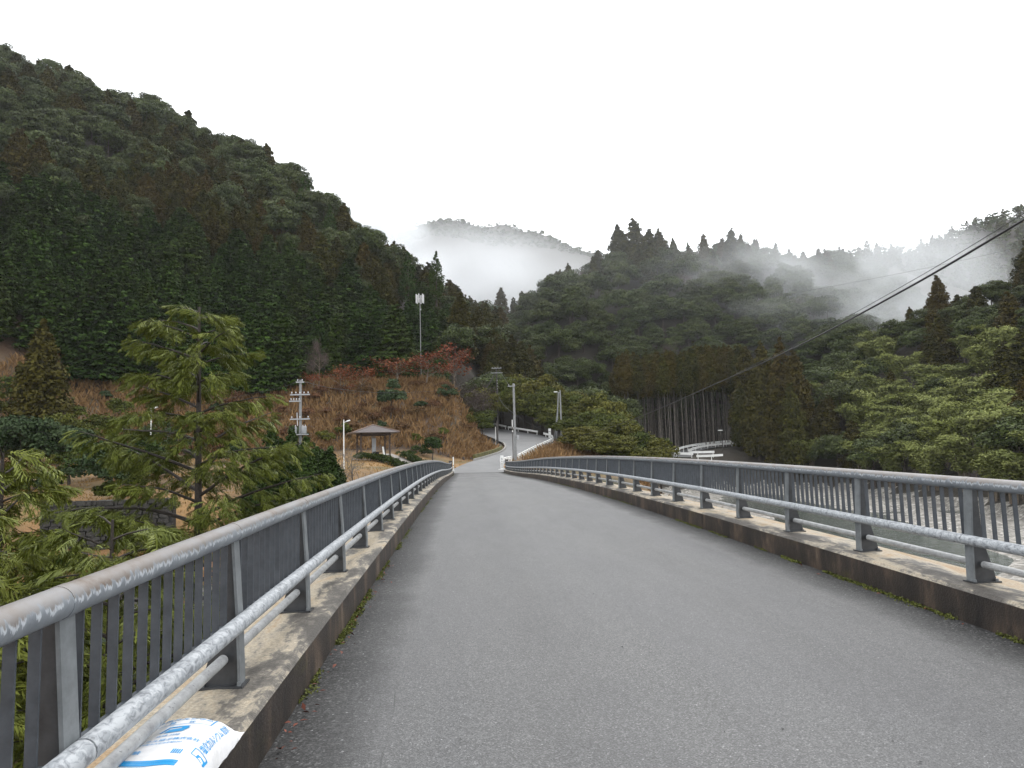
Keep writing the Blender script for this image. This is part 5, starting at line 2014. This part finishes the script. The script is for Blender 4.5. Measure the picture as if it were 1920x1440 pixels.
hedge('low clipped hedge along the gazebo side of the park path', [Vector(G(672, 856, 70)), Vector(G(715, 855, 71)), Vector(G(745, 860, 70)), Vector(G(772, 868, 68.5))], 0.75, 0.75, 1)
hedge('low clipped hedge along the road side of the park path', [Vector(G(757, 850, 79)), Vector(G(778, 857, 77)), Vector(G(808, 866, 75))], 0.8, 0.75, 2)
for i, (px_, py_) in enumerate(((826.5, 846), (840.5, 846), (868.5, 844), (883.5, 842))):
    p = at(px_, py_, 86)
    q = MB(); q.tube([(0, 0, -0.1), (0, 0.02, 0.28), (0, 0.02, 0.36)], [0.17, 0.15, 0.10], 9)
    o = q.build('stump', M['timber'], smooth=50); o.location = (p.x, p.y, hz(p.x, p.y))
    tag(o, 'short dark stump along the top of the roadside lawn', 'stump', 'stumps on the lawn')

# ------------------------------------------------------------------ dry stone retaining wall below the lawn
A_, C_ = at(70, 955, 42.6), at(320, 955, 42.6)
wl = empty('retaining_wall', (A_.x, 42.7, -3.2)); tag(wl, 'dark stone retaining wall below the orange lawn behind the left trees', 'wall')
Lw = (C_.x - A_.x)
q = MB(); q.box((Lw / 2, 0.45, 1.3), (Lw, 0.5, 2.9)); q.build('core', M['mortar'], wl)
g = np.random.default_rng(9)
sm = []
for k in range(4):
    q = MB()
    q.box((0, 0, 0), (1, 1, 1), top=(g.uniform(0.8, 1.0), g.uniform(0.8, 1)), shift=(g.normal() * 0.05, 0))
    me_ = q.mesh('stone', M['stone'])
    sm.append(me_)
zc, r_ = 0.0, 0
while zc < 2.6:
    hh = g.uniform(0.20, 0.34)
    xc = g.uniform(0, 0.3)
    while xc < Lw - 0.2:
        ww = g.uniform(0.22, 0.52)
        o = part('stone', sm[int(g.integers(4))], wl, (xc + ww / 2, 0.16 + g.normal() * 0.03 + 0.03 * zc, zc + hh / 2))
        o.scale = (ww * g.uniform(0.82, 0.95), 0.3 + g.uniform(-0.04, 0.1), hh * g.uniform(0.78, 0.95))
        o.rotation_euler = (g.normal() * 0.08, g.normal() * 0.12, g.normal() * 0.12)
        xc += ww
    zc += hh; r_ += 1

# ------------------------------------------------------------------ bridge end markers
def marker(label, px_, Y_, wd, h_, bands, x):
    z = float(road_z(Y_)) + K
    o = empty('delineator', (x, Y_, z)); tag(o, label, 'marker post')
    q = MB(); q.box((0, 0, h_ / 2), (wd, 0.07, h_)); q.build('board', M['white_paint'], o, bevel=0.01)
    q = MB(); q.box((0, 0, 0.035), (wd * 2.2, 0.25, 0.07)); q.build('foot', M['white_paint'], o)
    for (z0, hh, ww) in bands:
        q = MB(); q.box((0, -0.04, z0), (ww, 0.012, hh)); q.build('mark', M['dark_pole'], o)
    return o


marker('slim white marker post at the end of the left railing', 0, 68.9, 0.10, 1.35, [(0.55, 0.07, 0.08), (0.30, 0.05, 0.08)], PXL + 0.22)
marker('broad white marker post with dark marks at the end of the right railing', 0, 69.0, 0.30, 1.35,
       [(1.1, 0.06, 0.12), (0.95, 0.05, 0.14), (0.8, 0.06, 0.10), (0.62, 0.05, 0.13), (0.45, 0.06, 0.12), (0.25, 0.05, 0.14)], PXR - 0.42)

# ------------------------------------------------------------------ sack of de-icing salt on the kerb
m, t, b = new_mat('sack_plastic')
v, _ = objco(t)
L(t, ramp(t, noise(t, 3, 5, 0.6, v), [(0.3, (0.60, 0.60, 0.59)), (0.5, (0.76, 0.76, 0.77)), (0.7, (0.80, 0.80, 0.81))]), b.inputs['Base Color'])
b.inputs['Roughness'].default_value = 0.35
wv = noise(t, 9, 5, 0.6, objco(t, (1, 2.5, 1))[0], 0.6)
bump(t, b, wv, 0.45, 0.018)
M['sack'] = m
M['blue_print'] = simple('blue_print', (0.012, 0.28, 0.62), 0.4, vary=0.1)
SW, SL, ST = 0.37, 0.72, 0.118     # width across the kerb, length along it, thickness


def sack_z(u, v_):
    a = np.clip(1 - np.abs(u) ** 4.0, 0, 1) ** 0.55
    c = np.clip(1 - np.abs(v_) ** 10.0, 0, 1) ** 0.6
    return ST * a * c * (0.93 + 0.06 * np.sin(3.1 * u + 2 * v_) + 0.05 * np.cos(5 * v_ - u)) + 0.012


def sack_xy(u, v_):
    return (u * SW / 2 * (1 - 0.05 * v_ * v_) , v_ * SL / 2 * (1 - 0.04 * u * u))


sk = empty('salt_sack', (-1.165, 2.90, float(road_z(2.97)) + K + 0.002), math.radians(-1.5))
sk.rotation_euler.y = math.radians(2.0)
tag(sk, 'white plastic sack with blue Japanese lettering lying on the left kerb', 'sack')
n1, n2 = 40, 56
U, Vv = np.meshgrid(np.linspace(-1, 1, n1), np.linspace(-1, 1, n2))
xu, yv = sack_xy(U, Vv)
wr = 0.004 * np.sin(U * 17 + Vv * 5) * np.abs(Vv) ** 6 + 0.003 * np.sin(Vv * 23) * np.abs(U) ** 6
topV = np.stack([xu, yv, sack_z(U, Vv) + wr], -1).reshape(-1, 3)
botV = np.stack([xu, yv, 0.012 - 0.010 * (1 - np.abs(U) ** 4) * (1 - np.abs(Vv) ** 4)], -1).reshape(-1, 3)
ii = (np.arange(n2 - 1)[:, None] * n1 + np.arange(n1 - 1)[None, :]).ravel()
Ft = np.stack([ii, ii + 1, ii + n1 + 1, ii + n1], 1)
Fb = Ft[:, ::-1] + len(topV)
part('body', mesh_np('body', np.concatenate([topV, botV]), np.concatenate([Ft, Fb]), M['sack'], smooth=True), sk)
# heat sealed ends
for e in (-1, 1):
    q = MB()
    vs, fs = [], []
    for k, u in enumerate(np.linspace(-1, 1, 21)):
        x0, y0 = sack_xy(u, e * 0.99)
        for j in range(3):
            vs.append((x0 * (1 + 0.015 * j), y0 + e * 0.022 * j, 0.014 + 0.006 * j * math.sin(u * 9 + j) + 0.012 * j * abs(u) ** 4))
    for k in range(20):
        for j in range(2):
            fs.append((k * 3 + j, (k + 1) * 3 + j, (k + 1) * 3 + j + 1, k * 3 + j + 1))
    q.add(vs, fs)
    o = q.build('sealed_end', M['sack'], sk, smooth=60)


def on_sack(xy, dy=0.0):
    """Lay flat print (metres from the middle) on the sack's top."""
    xy = np.asarray(xy, float)
    u = xy[:, 0] / (SW / 2)
    v_ = xy[:, 1] / (SL / 2)
    x0, y0 = sack_xy(u, v_)
    uu = u
    return np.stack([x0, y0, sack_z(u, v_) + 0.0022], -1)


def print_text(body, size, cx, cy, rot=0.0, sx=1.0):
    cu = bpy.data.curves.new('print', 'FONT')
    cu.body = body
    cu.size = size
    cu.align_x = 'CENTER'
    cu.align_y = 'CENTER'
    cu.resolution_u = 3
    cu.offset = size * 0.012
    to = bpy.data.objects.new('print', cu)
    COL.objects.link(to)
    dg = bpy.context.evaluated_depsgraph_get()
    me_ = bpy.data.meshes.new_from_object(to.evaluated_get(dg))
    bpy.data.objects.remove(to)
    cy -= 0.03
    co = np.array([v_.co[:] for v_ in me_.vertices]).reshape(-1, 3)
    if len(co):
        c, s = math.cos(rot), math.sin(rot)
        x0, y0 = co[:, 0] * sx, co[:, 1]
        P_ = on_sack(np.stack([cx + x0 * c - y0 * s, cy + x0 * s + y0 * c], -1))
        me_.vertices.foreach_set('co', P_.astype(np.float32).ravel())
    me_.materials.clear()
    me_.materials.append(M['blue_print'])
    me_.update()
    return part('lettering', me_, sk)


def print_poly(pts, name='emblem'):
    """Filled flat outline, finely cut so it follows the sack."""
    import mathutils.geometry as mg
    pts = [Vector((p[0], p[1])) for p in pts]
    dense = []
    for a, c in zip(pts, pts[1:] + pts[:1]):
        k = max(1, int((c - a).length / 0.012))
        dense += [a.lerp(c, i / k) for i in range(k)]
    tri = mg.tessellate_polygon([[Vector((p.x, p.y, 0)) for p in dense]])
    q = MB()
    q.add([tuple(p) for p in on_sack([(p.x, p.y) for p in dense])], tri)
    return q.build(name, M['blue_print'], sk)


def print_line(a, c, wd, name='print_line'):
    a, c = Vector(a), Vector(c)
    d = (c - a).normalized()
    n_ = Vector((-d.y, d.x)) * wd / 2
    k = max(2, int((c - a).length / 0.012))
    q = MB()
    A_ = on_sack([tuple(a.lerp(c, i / k) + n_) for i in range(k + 1)])
    B2 = on_sack([tuple(a.lerp(c, i / k) - n_) for i in range(k + 1)])
    q.add([tuple(p) for p in np.concatenate([A_, B2])], [(i, i + 1, k + 2 + i, k + 1 + i) for i in range(k)])
    return q.build(name, M['blue_print'], sk)


print_text('塩化カルシウム', 0.034, -0.025, 0.300)
print_text('粒　　状', 0.026, -0.025, 0.262)
print_line((-0.150, 0.300), (-0.150, 0.213), 0.006)
print_line((-0.150, 0.213), (0.100, 0.213), 0.003)
print_line((0.100, 0.213), (0.100, 0.300), 0.006)
# company emblem: slanted page with a filled lower half
ex, ey, es = -0.025, 0.155, 0.052
em = lambda a: [(ex + x_ * es, ey + y_ * es) for x_, y_ in a]
print_poly(em([(-0.95, -0.55), (-0.62, 0.62), (1.0, 0.62), (0.92, 0.35), (1.1, 0.2), (0.85, -0.65), (-0.55, -0.65), (-0.42, 0.05), (0.45, 0.12), (0.52, 0.40), (-0.48, 0.40), (-0.76, -0.55)]))
print_text('正味 25kg', 0.022, -0.02, 0.115)
print_text('セントラル硝子株式会社', 0.026, -0.02, 0.062, sx=1.0)
print_text('山口県宇部市大字沖宇部5253', 0.015, -0.03, 0.030)
print_text('湿気厳禁', 0.030, -0.115, -0.040)
for k in range(5):
    print_line((0.062 + k * 0.008, -0.055), (0.062 + k * 0.008, -0.085), 0.005, 'print_bar')
for yv_ in (-0.135, -0.148, -0.161):
    print_line((-0.14, yv_), (0.11, yv_), 0.012, 'print_band')
print_text('塩化カルシウム 粒状', 0.031, 0.150, 0.165, math.pi / 2, 1.0)
ex, ey, es = 0.150, -0.040, 0.022
for a in (((-1, -1), (-1, 1)), ((-1, 1), (1, 1)), ((1, 1), (1, -1)), ((-1, -1), (1, -1))):
    (x1, y1), (x2, y2) = a
    print_line((ex + x1 * es, ey + y1 * es), (ex + x2 * es, ey + y2 * es), 0.004)
print_poly([(ex - 0.2 * es, ey - es), (ex + es, ey - es), (ex + es, ey + 0.2 * es), (ex - 0.2 * es, ey - 0.1 * es)])

# ------------------------------------------------------------------ moss and leaf litter along the kerbs
g = np.random.default_rng(41)


def moss_line(label, face, side, segs):
    Vs, Fs, Ts, o = [], [], [], 0
    for (y0, y1, dens) in segs:
        n = int((y1 - y0) * dens)
        yv = g.uniform(y0, y1, n)
        P_ = np.stack([face - side * np.abs(g.normal(size=n)) * 0.022 * (0.4 + 1.2 * vnoise(yv * 5, yv * 0)) - side * 0.002, yv, road_z(yv) + np.abs(g.normal(size=n)) * 0.010 - 0.018], 1)
        kp = vnoise(yv * 2.3 + 7, yv * 0 + 3) > 0.42
        P_ = P_[kp]; n = len(P_)
        if not n: continue
        Nm = g.normal(size=(n, 3)) * 0.7 + np.array([-side * 0.3, 0, 1])
        V_, F_ = leaves(P_, Nm, 0.008 * g.uniform(0.6, 1.5, n), g, 0.7)
        Vs.append(V_); Fs.append(F_ + o); o += len(V_)
    ob = link(bpy.data.objects.new('moss', mesh_np('moss', np.concatenate(Vs), np.concatenate(Fs), M['moss'])))
    tag(ob, label, 'moss', kind='stuff')


moss_line('green moss along the foot of the left kerb', KL, -1, [(2.6, 3.3, 2500), (4.4, 5.0, 500), (5.6, 6.6, 2200), (6.6, 7.6, 1600), (7.6, 11, 500), (11, 26, 120), (60, 69, 150)])
moss_line('green moss along the foot of the right kerb', KR, 1, [(4.5, 6.6, 900), (6.6, 8.6, 1300), (9, 16, 350), (16, 30, 120), (60, 69, 100)])
n = 85
yv = g.uniform(2.7, 9, n); side_r = g.random(n) < 0.12
xv = np.where(side_r, KR - np.abs(g.normal(size=n)) * 0.1 - 0.03, KL + np.abs(g.normal(size=n)) * 0.06 + 0.02)
P_ = np.stack([xv, yv, road_z(yv) + 0.008], 1)
V_, F_ = leaves(P_, np.array([0, 0, 1]) + g.normal(size=P_.shape) * 0.25, 0.020 * g.uniform(0.5, 1.5, n), g, 0.5)
ob = link(bpy.data.objects.new('leaf_litter', mesh_np('leaf_litter', V_, F_, M['dead_leaf'])))
tag(ob, 'small reddish fallen leaves scattered along the kerb foot', 'leaves', kind='stuff')
n = 110
yv = 3 + 22 * g.random(n) ** 1.7; xv = g.uniform(KL + 0.1, KR - 0.1, n)
P_ = np.stack([xv, yv, road_z(yv) + 0.004], 1)
V_, F_ = leaves(P_, np.array([0, 0, 1]) + g.normal(size=P_.shape) * 0.2, 0.008 * g.uniform(0.5, 1.6, n), g, 0.6)
ob = link(bpy.data.objects.new('grit', mesh_np('grit', V_, F_, M['black_rubber'])))
tag(ob, 'dark specks of grit lying on the wet asphalt', 'grit', kind='stuff')

# ------------------------------------------------------------------ haze and drifting mist
def vol_box(name, lo, hi):
    q = MB()
    lo, hi = Vector(lo), Vector(hi)
    q.box((0, 0, 0), tuple(hi - lo))
    o = q.build(name, [])
    o.location = (lo + hi) / 2
    return o


def vol_mat(name, dens):
    m = bpy.data.materials.new(name)
    m.use_nodes = True
    t = m.node_tree
    t.nodes.clear()
    pv = t.nodes.new('ShaderNodeVolumePrincipled')
    pv.inputs['Color'].default_value = (0.93, 0.95, 0.97, 1)
    pv.inputs['Density'].default_value = dens
    pv.inputs['Anisotropy'].default_value = 0.15
    out = t.nodes.new('ShaderNodeOutputMaterial')
    L(t, pv.outputs[0], out.inputs['Volume'])
    return m, t, pv


hzb = vol_box('haze', (-760, -160, -30), (960, 1460, 330))
m, t, pv = vol_mat('haze_air', 0.00011)
hzb.data.materials.append(m)
tag(hzb, 'thin pale damp air over the whole valley', 'haze', kind='stuff')


def mist(label, lo, hi, peak, scale, thr, seed, stretch=(1, 1, 1.4)):
    o = vol_box('mist', lo, hi)
    m, t, pv = vol_mat('mist_' + str(seed), 0.0)
    tc = t.nodes.new('ShaderNodeTexCoord')
    mp = t.nodes.new('ShaderNodeMapping')
    mp.inputs['Location'].default_value = (-1, -1, -1)
    mp.inputs['Scale'].default_value = (2, 2, 2)
    L(t, tc.outputs['Generated'], mp.inputs[0])
    ln = N(t, 'ShaderNodeVectorMath', operation='LENGTH')
    L(t, mp.outputs[0], ln.inputs[0])
    fall = ramp(t, ln.outputs['Value'], [(0.0, 1.0), (0.45, 0.75), (0.98, 0.0)])
    mp2 = t.nodes.new('ShaderNodeMapping')
    mp2.inputs['Scale'].default_value = stretch
    mp2.inputs['Location'].default_value = (seed * 13.1, seed * 7.7, seed * 3.3)
    mp2.inputs['Rotation'].default_value = (0, math.radians(28), 0)
    L(t, tc.outputs['Object'], mp2.inputs[0])
    nz = noise(t, scale, 4, 0.55, mp2.outputs[0], 0.4)
    nr = ramp(t, nz, [(thr, 0.0), (thr + 0.28, 1.0)])
    L(t, math_(t, 'MULTIPLY', math_(t, 'MULTIPLY', fall, nr), peak), pv.inputs['Density'])
    o.data.materials.append(m)
    tag(o, label, 'mist', kind='stuff')
    return o


a, c = at(1240, 700, 185), at(1720, 430, 250)
mist('pale wisps of mist drifting across the right of the central hill', (a.x - 8, 165, 8), (c.x + 5, 250, 76), 0.085, 0.026, 0.43, 1)
mist('thin veil of moist air before the central hillside', (-40, 158, -6), (170, 258, 96), 0.0016, 0.012, 0.02, 5)
a, c = at(700, 570, 560), at(1200, 395, 700)
mist('thick cloud bank hiding the foot of the distant mountain', (-250, 430, 10), (185, 800, 205), 0.022, 0.0065, 0.30, 2)
mist('thick cloud swallowing the left end of the distant mountain', (-190, 700, 150), (-22, 880, 322), 0.05, 0.012, 0.18, 7)
mist('low cloud hanging before the ridge behind the right hill', (130, 290, 30), (420, 410, 130), 0.0042, 0.011, 0.38, 3)
